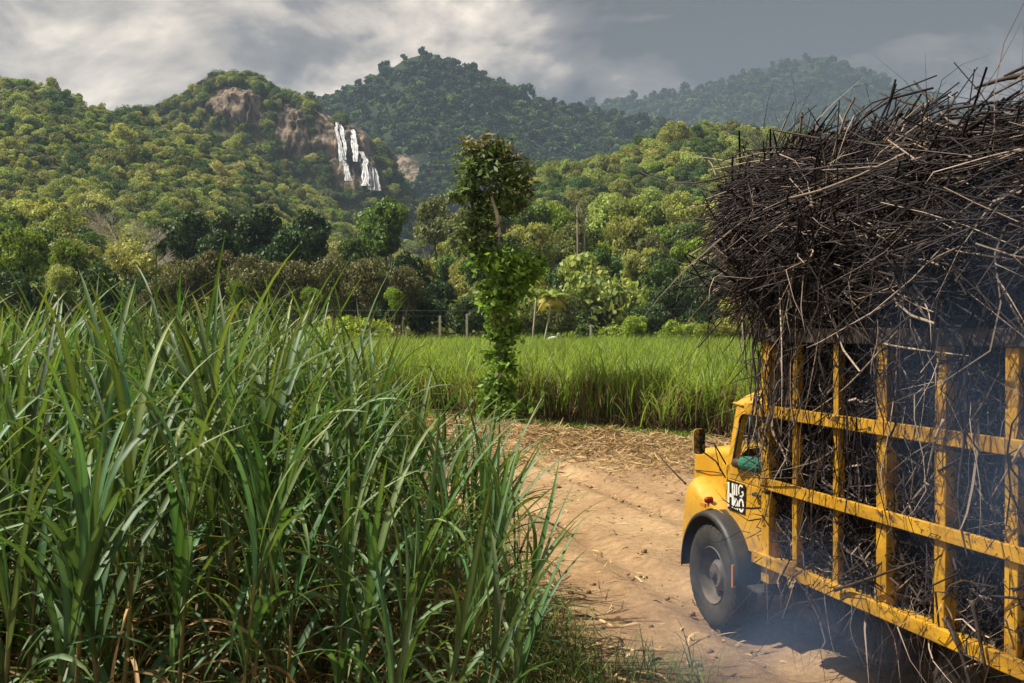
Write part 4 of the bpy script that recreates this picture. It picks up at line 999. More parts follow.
# cab shell
PL = M['paint']
def ring(outer, inner, m, mb):
    n = len(outer); mb.add(list(outer) + list(inner), [(i, (i + 1) % n, n + (i + 1) % n, n + i) for i in range(n)], m)
def rr(x0, x1, z0, z1, r, n=5):
    P = []
    for cx, cz, a0 in ((x1 - r, z1 - r, 0), (x0 + r, z1 - r, 90), (x0 + r, z0 + r, 180), (x1 - r, z0 + r, 270)):
        for k in range(n): a = R(a0 + 90 * k / (n - 1)); P.append((cx + r * math.cos(a), cz + r * math.sin(a)))
    return P
def side_y(z, x=0): return .985 - max(0, z - 1.55) * .11 - max(0, x + .15) * .28
def cab():
    XR, ZB, ZT = -1.10, .80, 2.27
    xf = lambda z: .02 + .03 * (z < 1.6) - max(0, z - 1.62) * .15      # windscreen rake
    outer = []; win = rr(-.92, -.135, 1.63, 2.17, .09)
    inner = [(x - max(0, z - 1.62) * .13 * ((x + .92) / .785), z) for x, z in win]
    # outer outline matched to the 20 inner points by quadrant
    def edge(a, b, n): return [(a[0] + (b[0] - a[0]) * k / n, a[1] + (b[1] - a[1]) * k / n) for k in range(n)]
    tr = (xf(ZT), ZT); tl = (XR, ZT); bl = (XR, 1.45); br = (xf(1.45) + .03, 1.45)
    outer = edge((tr[0] - .0, ZT - .08), (tr[0] - .08, ZT), 4) + [(tr[0] - .10, ZT)] + edge((XR + .1, ZT), (XR, ZT - .1), 4) + [(XR, ZT - .12)] + edge((XR, 1.55), (XR + .12, 1.45), 4) + [(XR + .14, 1.45)] + edge((br[0] - .1, 1.45), (br[0], 1.52), 4) + [(br[0], 1.55)]
    body = MB()
    for s in (1, -1):
        ring([(x, s * side_y(z, x), z) for x, z in outer], [(x, s * (side_y(z, x)), z) for x, z in inner], 0, body)
        ring([(x, s * side_y(z, x), z) for x, z in inner], [(x, s * (side_y(z, x) - .07), z) for x, z in inner], 0, body)
        # lower side down to the sill
        rows = []
        for z in (1.45, 1.44, 1.2, 1.0, .88, .80):
            rows.append([(x, s * (side_y(z, x) + (.012 if z < 1.44 else 0) - (.05 if z == .80 else 0)), z) for x in (XR, -.9, -.6, -.3, -.14, br[0])])
        rows[0] = [(x, s * side_y(1.45, x), 1.45) for x in (XR, XR + .14, -.6, -.3, br[0] - .1, br[0])]
        body.grid(rows)
    # rear wall, windscreen frame, floor
    body.grid([[(XR, y, z) for y in np.linspace(-side_y(z), side_y(z), 7)] for z in (.80, 1.2, 1.55)])
    for y0, y1 in ((-side_y(1.9), -.62), (.62, side_y(1.9))): body.grid([[(XR, y, z) for y in (y0, y1)] for z in (1.55, 2.26)])
    body.grid([[(XR, y, z) for y in (-.62, .62)] for z in (2.05, 2.26)])
    body.box(XR, -.02, -.93, .93, .80, .84)
    fr = lambda z: xf(z) if z > 1.55 else br[0]
    for z0, z1 in ((1.45, 1.66), (2.15, 2.27)): body.grid([[(fr(z) + (.02 if abs(y) < .5 else 0), y, z) for y in np.linspace(-side_y(z, fr(z)), side_y(z, fr(z)), 9)] for z in (z0, z1)])
    body.box(xf(1.66) - .04, xf(1.66) + .02, -.02, .02, 1.66, 1.7)
    # pillars
    for y in (-.02,): body.tube([(xf(1.66) + .01, 0, 1.64), (xf(2.16) + .01, 0, 2.17)], .022, 6)
    for s in (1, -1): body.tube([(xf(1.6), s * (side_y(1.6) - .045), 1.5), (xf(2.22) - .01, s * (side_y(2.22) - .045), 2.25)], .036, 8)
    cabo = body.build('cab', PL, truck, solid=0, smooth=False)
    md = cabo.modifiers.new('solid', 'SOLIDIFY'); md.thickness = .014; md.offset = 0
    # domed roof with gutter
    mb = MB(); rows = []
    for xi, x in enumerate(np.linspace(xf(2.27) + .07, XR - .02, 13)):
        e = min(xi / 2.2, (12 - xi) / 3.0, 1); e = max(e, 0); e = 1 - (1 - e) ** 2.4; row = []
        for y in np.linspace(-1, 1, 15):
            f_ = (1 - abs(y) ** 4.0) ** .6 if abs(y) < 1 else 0; row.append((x - (0 if xi > 2 else 0), y * .925, 2.265 + (.15 + .05 * (1 - y * y)) * e * f_))
        rows.append(row)
    mb.grid(rows); rf = mb.build('roof', PL, cabo, smooth=True)
    zg = 2.262; xg = xf(2.27)
    mb = MB(); mb.tube([(xg + .04, -.90, zg), (xg + .075, -.5, zg), (xg + .075, .5, zg), (xg + .04, .90, zg), (-.25, .925, zg), (XR, .925, zg)], .016, 6)
    mb.tube([(XR, -.925, zg), (-.25, -.925, zg), (xg + .04, -.90, zg)], .016, 6); mb.build('gutter', PL, cabo, smooth=True)
    # glass
    mb = MB()
    for y0, y1 in ((-.86, -.03), (.03, .86)): mb.grid([[(xf(z) - .005, y, z) for y in (y0, y1)] for z in (1.66, 2.15)])
    mb.build('windscreen', M['glass'], cabo, solid=.005)
    mb = MB(); mb.grid([[(XR + .02, y, z) for y in (-.62, .62)] for z in (1.55, 2.05)]); mb.build('rear_window', M['glass'], cabo, solid=.005)
    # rubber seal round the side window, vent bar
    mb = MB(); P = [(x + .0, side_y(z, x) - .004, z) for x, z in inner]; mb.tube(P + [P[0]], .013, 6)
    mb.tube([(-.36, .93, 1.64), (-.40, .905, 2.165)], .014, 6); mb.build('window_seal', M['black'], cabo, smooth=True)
    # door: shut line and lower rib are a raised skin, with handle and painted plate
    d = MB(); prof = [(-.98, 1.50), (-.10, 1.50), (-.10, 1.30), (-.18, 1.12), (-.30, .96), (-.40, .86), (-.98, .86)]
    cx = sum(p[0] for p in prof) / len(prof); n = len(prof)
    V = [(x, side_y(z, x) + .019, z) for x, z in prof] + [(x, side_y(z, x) + .007, z) for x, z in prof]
    d.add(V, [tuple(range(n))] + [(i, n + i, n + (i + 1) % n, (i + 1) % n) for i in range(n)])
    door = d.build('door', PL, truck, bevel=.005)
    mb = MB(); mb.tube([(x, side_y(z, x) + .008, z) for x, z in prof + [prof[0]]], .007, 5); mb.tube([(-.98, side_y(1.5), 1.5), (-.98, side_y(2.2) + .003, 2.2)], .005, 5); mb.build('door_gap', M['black'], door)
    mb = MB()
    for z in (1.05, 1.42): mb.box(-.115, -.06, .975, 1.015, z - .04, z + .04)
    mb.build('hinge', PL, door, bevel=.006)
    mb = MB(); mb.box(-.88, -.70, 1.03, 1.055, 1.42, 1.45); mb.box(-.88, -.855, .99, 1.035, 1.415, 1.455); mb.box(-.73, -.70, .99, 1.035, 1.415, 1.455); mb.build('handle', M['chassis'], door, bevel=.006)
    # interior
    mb = MB(); mb.box(-1.0, -.45, -.85, .80, 1.02, 1.18); mb.box(-1.06, -.90, -.85, .80, 1.18, 1.62); mb.build('seat', M['interior'], cabo, bevel=.04)
    mb = MB(); mb.box(-.22, -.04, -.9, .9, 1.30, 1.58); mb.build('dashboard', M['interior'], cabo, bevel=.05)
    mb = MB(); mb.lathe([(.20 + .014 * math.cos(a), .014 * math.sin(a)) for a in np.linspace(0, 2 * math.pi, 9)], 26, 'z')
    mb.tube([(-.2, 0, 0), (.2, 0, 0)], .012, 6); mb.tube([(0, 0, 0), (0, 0, -.3)], .02, 6)
    st = mb.build('steering_wheel', M['black'], cabo, smooth=True, loc=(-.38, .42, 1.58)); st.rotation_euler = (0, R(-28), 0)
    return door
door = cab()
# painted plate on the door, lettering standing proud of it
def plate():
    z = lambda x, zz: side_y(zz, x) + .022
    x0, x1, z0, z1 = -.125, -.485, 1.20, 1.495
    y = .985 + .024
    mb = MB(); sh = -.00
    mb.box(x1, x0, y, y + .004, z0, z1, 0)
    yy = y + .0045
    W = x0 - x1; H_ = z1 - z0
    def bar(u0, v0, u1, v1, t=.07, d=.0015):     # u to the right as seen, v up, unit square
        p = Vector((u0, v0)); q = Vector((u1, v1)); dr = (q - p).normalized(); nr = Vector((-dr.y, dr.x)) * t / 2
        c4 = [p + nr, q + nr, q - nr, p - nr]
        V = [(x0 - c.x * W, yy, z0 + c.y * H_) for c in c4] + [(x0 - c.x * W, yy + .002 + d, z0 + c.y * H_) for c in c4]
        mb.add(V, [(4, 5, 6, 7), (0, 4, 7, 3), (0, 1, 5, 4), (1, 2, 6, 5), (2, 3, 7, 6)], 1)
    # tall H
    bar(.06, .10, .06, .93, .10); bar(.31, .10, .31, .93, .10); bar(.06, .50, .31, .50, .12)
    # upper row I I C
    bar(.43, .55, .43, .93, .07); bar(.55, .55, .55, .93, .07)
    for a, b in (((.92, .86), (.84, .93)), ((.84, .93), (.74, .93)), ((.74, .93), (.67, .84)), ((.67, .84), (.67, .66)), ((.67, .66), (.74, .57)), ((.74, .57), (.86, .57)), ((.86, .57), (.92, .66)), ((.92, .66), (.92, .73)), ((.92, .73), (.82, .73))): bar(*a, *b, .06)
    # lower row N I O
    bar(.40, .08, .40, .46, .06); bar(.40, .46, .51, .08, .06); bar(.51, .08, .51, .46, .06); bar(.60, .08, .60, .46, .06)
    O = [(.81 + .12 * math.cos(a), .27 + .20 * math.sin(a)) for a in np.linspace(0, 2 * math.pi, 13)]
    for a, b in zip(O[:-1], O[1:]): bar(*a, *b, .07)
    p, q = Vector((.30, .0)), Vector((.98, .98)); nr = Vector((-(q - p).y, (q - p).x)).normalized() * .018
    c4 = [p + nr, q + nr, q - nr, p - nr]; V = [(x0 - c.x * W, yy + .004, z0 + c.y * H_) for c in c4] + [(x0 - c.x * W, yy + .006, z0 + c.y * H_) for c in c4]
    mb.add(V, [(4, 5, 6, 7), (0, 4, 7, 3), (0, 1, 5, 4), (1, 2, 6, 5), (2, 3, 7, 6)], 0)
    mb.build('door_plate', [M['black'], M['white']], door)
plate()
# bonnet: lofted rounded sections
def bonnet():
    mb = MB(); rows = []
    for x, w, zt, zb in ((-.03, .80, 1.81, 1.0), (.10, .80, 1.805, 1.0), (.45, .79, 1.78, 1.0), (.80, .765, 1.735, .95), (1.05, .77, 1.70, .9), (1.17, .765, 1.675, .85), (1.25, .74, 1.60, .85), (1.29, .69, 1.44, .85), (1.30, .66, 1.15, .85), (1.30, .64, .86, .85)):
        q_ = .09; half = [(w, zb), (w, zb + (zt - zb) * .5), (w - .004, zt - q_ - .02)] + [(w - q_ + q_ * math.cos(a), zt - .02 - q_ + q_ * math.sin(a)) for a in np.linspace(.25, math.pi / 2, 5)] + [(w * .55, zt + .005), (.06, zt + .02)]
        rows.append([(x, y, z) for y, z in half] + [(x, -y, z) for y, z in half[::-1]])
    mb.grid(rows); b = mb.build('bonnet', PL, truck, smooth=True); b.modifiers.new('es', 'EDGE_SPLIT').split_angle = R(40)
    mb = MB()
    for s in (1, -1): mb.tube([(-.02, s * .812, 1.2), (-.02, s * .812, 1.72), (-.02, s * .76, 1.80), (-.02, s * .3, 1.83)], .006, 5); mb.tube([(.0, s * .806, 1.50), (.6, s * .80, 1.47), (1.15, s * .775, 1.42)], .006, 5)
    mb.build('bonnet_gap', M['black'], b)
    # grille of slats at the nose
    mb = MB()
    for k in range(7): mb.box(1.28, 1.315, -.42, .42, .90 + k * .07, .925 + k * .07)
    mb.build('grille', M['chassis'], b)
    mb = MB(); mb.box(.16, .40, .775, .812, 1.36, 1.60); mb.build('side_vent', PL, b, bevel=.012)
    mb = MB(); mb.tube([(0, 0, 1.80), (1.0, 0, 1.685)], .012, 6); mb.build('ridge', PL, b)
bonnet()
def fender(s):
    mb = MB(); rows = []
    top = [(.93, .80), (.925, .95), (.91, 1.12), (.86, 1.27), (.78, 1.36), (.65, 1.355), (.50, 1.295), (.28, 1.215), (.10, 1.13), (-.08, .97), (-.26, .86), (-.36, .79), (-.43, .74)]
    n = len(top)
    for i, (x, z) in enumerate(top):
        if i == 0: ax, az = .88, .60
        elif i == 1: ax, az = .78, .62
        else:
            q = (i - 2) / (n - 3); a = .2 + (math.pi - .2 - .12) * q; ax, az = .66 * math.cos(a), .505 + .67 * math.sin(a)
        nose = max(0, (x - .45) / .48)          # the wing sweeps forward towards the grille
        inx = .56 if x > -.05 else .9
        rows.append([(x + .34 * nose, s * inx, z - .04), (x + .28 * nose, s * .72, z + .035), (x + .12 * nose, s * .90, z + .045), (x, s * 1.0, z), (x * .97 + ax * .03, s * 1.035, z * .85 + az * .15 - .01), (x * .5 + ax * .5, s * 1.05, z * .5 + az * .5), (ax, s * 1.06, az)])
    mb.grid(rows); f = mb.build('fender', PL, truck, smooth=True, solid=.012, subsurf=1)
    # headlight
    mb = MB(); mb.lathe([(0, .03), (.08, .022), (.10, 0), (.11, -.06)], 20, 'x', (1.20, s * .74, 1.10)); mb.build('headlight', M['white'], f, smooth=True)
    # rubber mudguard
    mb = MB(); rows = []
    for q in np.linspace(0, 1, 22):
        a = R(-2 + q * 178); r_ = .652
        rows.append([(r_ * math.cos(a), s * y, WR - .02 + r_ * math.sin(a)) for y in (.82, 1.02, 1.14)] + [((r_ - .012) * math.cos(a), s * 1.175, WR - .02 + (r_ - .012) * math.sin(a)), ((r_ - .05) * math.cos(a), s * 1.19, WR - .02 + (r_ - .05) * math.sin(a))])
    mb.grid(rows); g_ = mb.build('mudguard', M['mudguard'], truck, smooth=True, solid=.014)
    mb = MB(); mb.box(-.60, -.57, s * 1.18 - .02, s * 1.18 + .02, .52, .74); mb.build('reflector', M['orange'], g_, bevel=.004)
    mb = MB(); mb.lathe([(0, .035), (.022, .03), (.034, .01), (.034, -.05)], 16, 'y', (.24, s * 1.06, 1.235)); 
    mb.build('marker_light', M['red'], f, smooth=True)
    mb = MB(); mb.box(.11, .22, s * 1.145 - .01, s * 1.145 + .01, 1.18, 1.22); mb.build('side_reflector', M['orange'], f, bevel=.004)
fender(1); fender(-1)
def mirror(s):
    mb = MB(); P = rr(-.06, .06, -.13, .13, .04); n = len(P)
    V = [(0, p[0], p[1]) for p in P] + [(.035, p[0] * 1.0, p[1]) for p in P] + [(.05, p[0] * .7, p[1] * .8) for p in P]
    mb.add(V, [(i, (i + 1) % n, n + (i + 1) % n, n + i) for i in range(n)] + [(n + i, n + (i + 1) % n, 2 * n + (i + 1) % n, 2 * n + i) for i in range(n)] + [tuple(2 * n + i for i in range(n))], 0)
    mb.add([(-.002, p[0] * .96, p[1] * .96) for p in P], [tuple(range(n))[::-1]], 1)
    o = mb.build('mirror', [PL, M['mirror']], truck, loc=(.14, s * 1.20, 1.86)); o.rotation_euler = (0, 0, R(-12 * s)); o.scale.y = s
    mb = MB(); mb.tube([(.02, 0, .02), (-.06, -.14, -.02), (-.14, -.24, -.22)], .008, 6); mb.tube([(.02, 0, -.08), (-.05, -.16, -.20), (-.12, -.24, -.36)], .008, 6); mb.tube([(-.06, -.14, -.02), (-.06, -.20, -.3)], .005, 5)
    mb.build('mirror_arm', M['black'], o, smooth=True)
mirror(1); mirror(-1)

# cage of the bed
YN, YO = 1.17, 1.245
for s in (1, -1):
    for k, (x, w) in enumerate(((-1.305, .14), (-1.795, .075), (-2.42, .075), (-3.04, .125), (-3.70, .115), (-4.37, .115), (-5.03, .115), (-5.69, .115), (-6.42, .115))):
        mb = MB(); z0 = .74 if k == 0 else .98; y0, y1 = sorted((s * YN, s * (YO - (.01 if k in (1, 2) else 0)))); mb.box(x - w / 2, x + w / 2, y0, y1, z0, 2.90)
        if w > .1: mb.box(x - w / 2, x - w / 2 + .012, *sorted((s * (YN - .07), s * YN)), z0, 2.90)     # angle iron flange
        mb.build('cage_post', M['frame'], truck, bevel=.006)
    for z0, z1, x0 in ((2.235, 2.34, -.98), (1.59, 1.69, -1.28)):
        mb = MB(); mb.box(-6.5, x0, *sorted((s * (YO + .003), s * (YO + .038))), z0, z1); mb.build('cage_rail', M['frame'], truck, bevel=.006)
    mb = MB(); mb.box(-6.5, -1.15, *sorted((s * (YO + .003), s * (YO + .05))), .895, 1.005); mb.box(-6.5, -1.15, *sorted((s * 1.08, s * YO)), .89, .975); mb.build('bottom_rail', M['frame'], truck, bevel=.008)
    mb = MB(); mb.box(-6.5, -1.12, *sorted((s * 1.14, s * (YO + .03))), 2.90, 3.02); mb.build('top_beam', M['stick_dark'], truck, bevel=.008)
for x, nm in ((-1.16, 'headboard'), (-6.5, 'tailgate')):
    mb = MB()
    for y in (-.8, -.4, 0, .4, .8): mb.box(x - .03, x + .03, y - .05, y + .05, .98, 2.9)
    for z in (1.64, 2.28, 2.95): mb.box(x - .025, x + .035, -1.13, 1.13, z - .05, z + .05)
    mb.build(nm, M['frame'], truck, bevel=.006)
mb = MB(); mb.box(-6.45, -1.12, -1.08, 1.08, .90, .96)
for x in np.arange(-6.2, -1.3, .6): mb.box(x - .04, x + .04, -1.07, 1.07, .845, .897)
mb.build('bed_floor', M['chassis'], truck)

# driver
def driver():
    r = empty('person', truck.matrix_basis @ Vector((-.74, .60, 1.17)), RZ)
    tag(r, 'driver in green shirt resting an elbow on the truck window sill', 'person')
    def skin(name, chain, edges, m, parent, sub=2):
        me = bpy.data.meshes.new(name); me.from_pydata([c[:3] for c in chain], edges, []); me.materials.append(m)
        o = link(bpy.data.objects.new(name, me), parent); o.modifiers.new('skin', 'SKIN')
        for i, c in enumerate(chain): me.skin_vertices[0].data[i].radius = (c[3], c[4] if len(c) > 4 else c[3])
        me.skin_vertices[0].data[0].use_root = True
        ss = o.modifiers.new('sub', 'SUBSURF'); ss.levels = sub; ss.render_levels = sub; me.polygons.foreach_set('use_smooth', [True] * len(me.polygons)); return o
    ch = [(0, 0, .08, .15, .12), (0, 0, .28, .15, .11), (0, 0, .46, .17, .12), (0, 0, .54, .09), (.02, 0, .60, .055), (.04, 0, .68, .075, .08), (.05, 0, .77, .09, .095), (.04, 0, .84, .06),
          (-.01, .20, .50, .06), (.10, .38, .34, .052), (.16, .47, .47, .045), (.38, .30, .42, .038), (.46, .24, .43, .035),
          (-.01, -.20, .50, .06), (.12, -.26, .28, .05), (.36, -.14, .40, .036), (.44, -.10, .42, .034),
          (.10, .12, .08, .09), (.44, .16, .12, .075), (.56, .17, -.18, .05), (.10, -.12, .08, .09), (.44, -.14, .12, .075), (.56, -.14, -.18, .05)]
    ch[9] = (.08, .40, .36, .052); ch[10] = (.20, .485, .50, .042)
    ch[9], ch[10] = (.16, .36, .515, .058), (.42, .45, .525, .050)
    ch[11], ch[12] = (.50, .26, .46, .04), (.50, .08, .43, .035)
    ed = [(0, 1), (1, 2), (2, 3), (3, 4), (4, 5), (5, 6), (6, 7), (2, 8), (8, 9), (9, 10), (10, 11), (11, 12), (2, 13), (13, 14), (14, 15), (15, 16), (0, 17), (17, 18), (18, 19), (0, 20), (20, 21), (21, 22)]
    b = skin('body', ch, ed, M['skin'], r)
    sh = [(0, 0, .06, .16, .13), (0, 0, .28, .165, .125), (0, 0, .46, .18, .13), (0, 0, .53, .11), (-.01, .20, .50, .075), (.10, .34, .53, .085), (.34, .43, .535, .074), (-.01, -.20, .50, .075), (.08, -.25, .36, .07)]
    skin('shirt', sh, [(0, 1), (1, 2), (2, 3), (2, 4), (4, 5), (5, 6), (2, 7), (7, 8)], M['shirt'], r)
    skin('trousers', [(0, 0, .05, .16, .13), (.10, .12, .08, .10), (.42, .16, .12, .085), (.54, .17, -.12, .065), (.10, -.12, .08, .10), (.42, -.14, .12, .085), (.54, -.14, -.12, .065)], [(0, 1), (1, 2), (2, 3), (0, 4), (4, 5), (5, 6)], M['trousers'], r)
    skin('hair', [(.03, 0, .80, .098, .10), (.02, 0, .86, .085)], [(0, 1)], M['hair'], r)
    for nm, y in (('eye', .035), ('eye', -.035)):
        mb = MB(); mb.lathe([(0, .012), (.012, .006), (.012, -.01)], 10, 'x', (.135, y, .77)); mb.build(nm, M['white'], b, smooth=True)
    mb = MB(); mb.tube([(.13, 0, .77), (.158, 0, .735), (.14, 0, .725)], [.012, .016, .012], 6); mb.build('nose', M['skin'], b, smooth=True)
    for y in (-.085, .085):
        mb = MB(); mb.lathe([(0, .012), (.022, .008), (.026, 0), (.02, -.01)], 10, 'y', (.05, y, .755)); mb.build('ear', M['skin'], b, smooth=True)
    for hx, hy, hz in ((.50, .08, .43), (.44, -.10, .42)):      # fingers closing on the wheel rim
        mb = MB()
        for f_ in range(4):
            y = hy - .03 + f_ * .019; mb.tube([(hx, y, hz), (hx + .035, y, hz + .02), (hx + .055, y, hz), (hx + .045, y, hz - .02)], [.011, .010, .009, .007], 6)
        mb.tube([(hx - .01, hy + .035, hz - .01), (hx + .02, hy + .05, hz - .025), (hx + .04, hy + .03, hz - .03)], [.012, .010, .008], 6); mb.build('fingers', M['skin'], b, smooth=True)
driver()

# ------------------------------------------------------------------ the load
T2W = Matrix.Translation(ROOT) @ Matrix.Rotation(RZ, 4, 'Z')
def top_z(x):   # profile of the heap along the truck
    return np.interp(x, [-6.9, -6.2, -4.5, -3.0, -2.2, -1.4, -.6, 0, .3, .5, .65], [4.0, 4.25, 4.38, 4.40, 4.44, 4.58, 4.68, 4.62, 4.50, 4.3, 4.05])
def heap():
    rs = np.random.default_rng(77); Vs = []; Fs = []; Cs = []; n0 = 0
    def addv(V, Fq, col):
        nonlocal n0
        Vs.append(V); Fs.append(Fq + n0); Cs.append(col); n0 += len(V)
    # cross section of the heap above the cage: half width, underside, upper side
    def sec(x):
        zt = float(top_z(x)); f = np.clip((.54 - x) / 1.8, 0, 1) ** .65; hw = .35 + 1.0 * f
        zb = 2.95 if x < -1.15 else np.interp(x, [-1.15, -.4, .2, .5, .62], [3.0, 3.15, 3.5, 3.75, 3.9])
        return hw, float(zb), zt
    xs = np.linspace(-6.85, .50, 70); na = 34; rows = []
    for x in xs:
        hw, zb, zt = sec(x); zc = (zb + zt) / 2; hh = (zt - zb) / 2; row = []
        for k in range(na):
            a = 2 * math.pi * k / na; ca, sa = math.cos(a), math.sin(a)
            y = hw * math.copysign(abs(ca) ** .65, ca); z = zc + hh * math.copysign(abs(sa) ** .75, sa)
            q = .90 + .14 * float(fbm(np.array(x * 1.7 + 3), np.array(a * 1.6), 4)); row.append((x, y * q, zc + (z - zc) * q))
        rows.append(row)
    G = np.array(rows); V = G.reshape(-1, 3); i = np.arange(len(xs) - 1)[:, None] * na; j = np.arange(na)[None]; j2 = (j + 1) % na
    addv(V, np.stack([i + j, i + j2, i + na + j2, i + na + j], -1).reshape(-1, 4), np.full((len(V), 3), .012))
    # packed body inside the cage
    bx = [(-6.42, -1.19, -1.03, 1.03, .965, 3.05)]
    for x0, x1, y0, y1, z0, z1 in bx:
        nx, nz = 60, 26; X, Z = np.meshgrid(np.linspace(x0, x1, nx), np.linspace(z0, z1, nz), indexing='ij')
        for s in (1, -1):
            Yq = s * (1.02 + .06 * fbm(X * 2.5 + s, Z * 2.5, 4)); V = np.stack([X, Yq, Z], -1).reshape(-1, 3); i = np.arange(nx - 1)[:, None] * nz; j = np.arange(nz - 1)[None]
            addv(V, np.stack([i + j, i + nz + j, i + nz + j + 1, i + j + 1], -1).reshape(-1, 4), np.full((len(V), 3), .012))
        for x in (x0, x1): addv(np.array([(x, -1, z0), (x, 1, z0), (x, 1, z1), (x, -1, z1)], float), np.array([[0, 1, 2, 3]]), np.full((4, 3), .012))
    def cols(n, k, light):
        """burnt stalks: mostly near black purple-brown, some bare tan"""
        u = rs.random(n); b = np.array([.0085, .0066, .0078])[None] * rs.uniform(.6, 2.6, (n, 1)); t = np.array([.30, .235, .185])[None] * rs.uniform(.4, 1.25, (n, 1)); g_ = np.array([.036, .027, .0265])[None] * rs.uniform(.6, 1.4, (n, 1))
        c = np.where((u < light)[:, None], t, np.where((u < light + .25)[:, None], g_, b)); return np.repeat(c, k, 0)
    def stalks(n, pos, tan, nrm, L0, L1, r0, r1, light, curl=.18, lift=.10, S=4, K=6, sag=0.0):
        L_ = rs.uniform(L0, L1, n); t = np.linspace(-.5, .5, K)[None, :, None]
        bend = rs.normal(0, curl, (n, 1, 3)) * (t ** 2) * 2 + rs.normal(0, curl * .5, (n, 1, 3)) * np.sin(t * 6)
        P = pos[:, None] + tan[:, None] * L_[:, None, None] * t + bend * L_[:, None, None] + nrm[:, None] * (lift * rs.uniform(-.6, 1.0, (n, 1, 1)))
        P[:, :, 2] -= sag * (t[:, :, 0] + .5) ** 2 * L_[:, None]
        rad = rs.uniform(r0, r1, (n, 1)) * np.linspace(1.0, .55, K)[None] * (1 + .22 * (np.arange(K)[None] % 2))
        V, Fq = batch_tubes(P, rad, S); addv(V, Fq, cols(n, K * S, light)); return P
    def ribbons(n, pos, tan, nrm, L0, L1, light, w0=.006, w1=.018, curl=.35, sag=.3, lift=.1):
        K = 7; L_ = rs.uniform(L0, L1, n); t = np.linspace(0, 1, K)[None, :, None]
        bend = rs.normal(0, curl, (n, 1, 3)) * t ** 2 + rs.normal(0, curl * .3, (n, 1, 3)) * np.sin(t * 7)
        P = pos[:, None] + tan[:, None] * L_[:, None, None] * t + bend * L_[:, None, None] + nrm[:, None] * lift * rs.random((n, 1, 1)); P[:, :, 2] -= sag * L_[:, None] * t[:, :, 0] ** 2
        sd_ = np.cross(tan, rs.normal(0, 1, (n, 3))); sd_ /= np.linalg.norm(sd_, axis=1, keepdims=True) + 1e-9
        V, Fq = batch_ribbons(P, sd_[:, None] * rs.uniform(w0, w1, (n, 1, 1)) * np.array([.6, 1, 1, .9, .7, .4, .1])[None, :, None]); addv(V, Fq, cols(n, K * 2, light))
    # heap surface samples: points on the grid with normals and lengthwise tangents
    def heap_samples(n, near=.72):
        xi = rs.integers(1, len(xs) - 2, n); ang = np.where(rs.random(n) < near, rs.uniform(-.5, 1.9, n), rs.uniform(0, 2 * np.pi, n)); k = (ang / (2 * np.pi) * na).astype(int) % na
        p = G[xi, k] + rs.normal(0, .05, (n, 3)); tx = G[xi + 1, k] - G[xi - 1, k]; ty = G[xi, (k + 1) % na] - G[xi, k - 1]
        tx /= np.linalg.norm(tx, axis=1, keepdims=True); ty /= np.linalg.norm(ty, axis=1, keepdims=True) + 1e-9; nn = np.cross(ty, tx)
        c0 = np.stack([p[:, 0], np.zeros(n), np.full(n, 4.0)], -1); nn *= np.sign(np.sum(nn * (p - c0), 1, keepdims=True)); return p, tx, ty, nn
    n = 9500; p, tx, ty, nn = heap_samples(n); a = (-.28 + 1.5 * fbm(p[:, 0] / 1.1, p[:, 2] / .8 + p[:, 1] * .4, 3) + rs.normal(0, .20, n))[:, None] + np.where(rs.random((n, 1)) < .07, rs.normal(0, .8, (n, 1)), 0)
    stalks(n, p, tx * np.cos(a) + ty * np.sin(a), nn, .6, 2.2, .0035, .0105, .08, curl=.08, lift=.08, K=8)
    n = 5200; p, tx, ty, nn = heap_samples(n); a = rs.normal(.0, .75, n)[:, None]
    ribbons(n, p, (tx * np.cos(a) + ty * np.sin(a)) * np.where(rs.random((n, 1)) < .5, 1, -1), nn, .35, 1.2, .30, lift=.14, w0=.002, w1=.008)
    # front ends poking out over the cab, mostly sweeping forward and a little down
    n = 620; u = rs.random(n); x = rs.uniform(-.8, .15, n); hwf = np.array([sec(q) for q in x]); yy = hwf[:, 0] * rs.uniform(-.95, .98, n); zz = hwf[:, 1] + (hwf[:, 2] - hwf[:, 1]) * rs.uniform(.12, .92, n)
    p = np.stack([x, yy, zz], -1); d = np.stack([np.ones(n), rs.normal(0, .25, n), rs.normal(-.10, .22, n)], -1); d /= np.linalg.norm(d, axis=1, keepdims=True)
    stalks(n, p, d, np.zeros((n, 3)), .5, 1.4, .004, .010, .10, curl=.12, sag=.08)
    n = 300; k = rs.integers(0, 620, n); ribbons(n, p[k], d[k], np.zeros((n, 3)), .5, 1.1, .2, curl=.3, sag=.5)
    # stuff pressed behind the cage bars
    n = 5200; x = rs.uniform(-6.3, -1.25, n); z = rs.uniform(1.02, 3.0, n); p = np.stack([x, np.full(n, 1.07) + rs.normal(0, .03, n), z], -1); a = rs.uniform(0, np.pi, n); d = np.stack([np.cos(a), rs.normal(0, .10, n), np.sin(a)], -1)
    stalks(n, p, d, np.tile([0, 1., 0], (n, 1)), .25, .9, .003, .009, .04, curl=.2, lift=.05)
    n = 3600; x = rs.uniform(-6.3, -1.25, n); z = rs.uniform(1.02, 3.0, n); p = np.stack([x, np.full(n, 1.08), z], -1); a = rs.uniform(0, 2 * np.pi, n); d = np.stack([np.cos(a), rs.normal(0, .12, n), np.sin(a)], -1)
    ribbons(n, p, d, np.tile([0, 1., 0], (n, 1)), .2, .8, .16, curl=.3, lift=.06, w0=.003, w1=.011)
    n = 900; x = rs.uniform(-6.3, -1.25, n); z = rs.uniform(1.02, 3.0, n); p = np.stack([x, np.full(n, -1.10), z], -1); a = rs.uniform(0, np.pi, n); d = np.stack([np.cos(a), rs.normal(0, .10, n), np.sin(a)], -1)
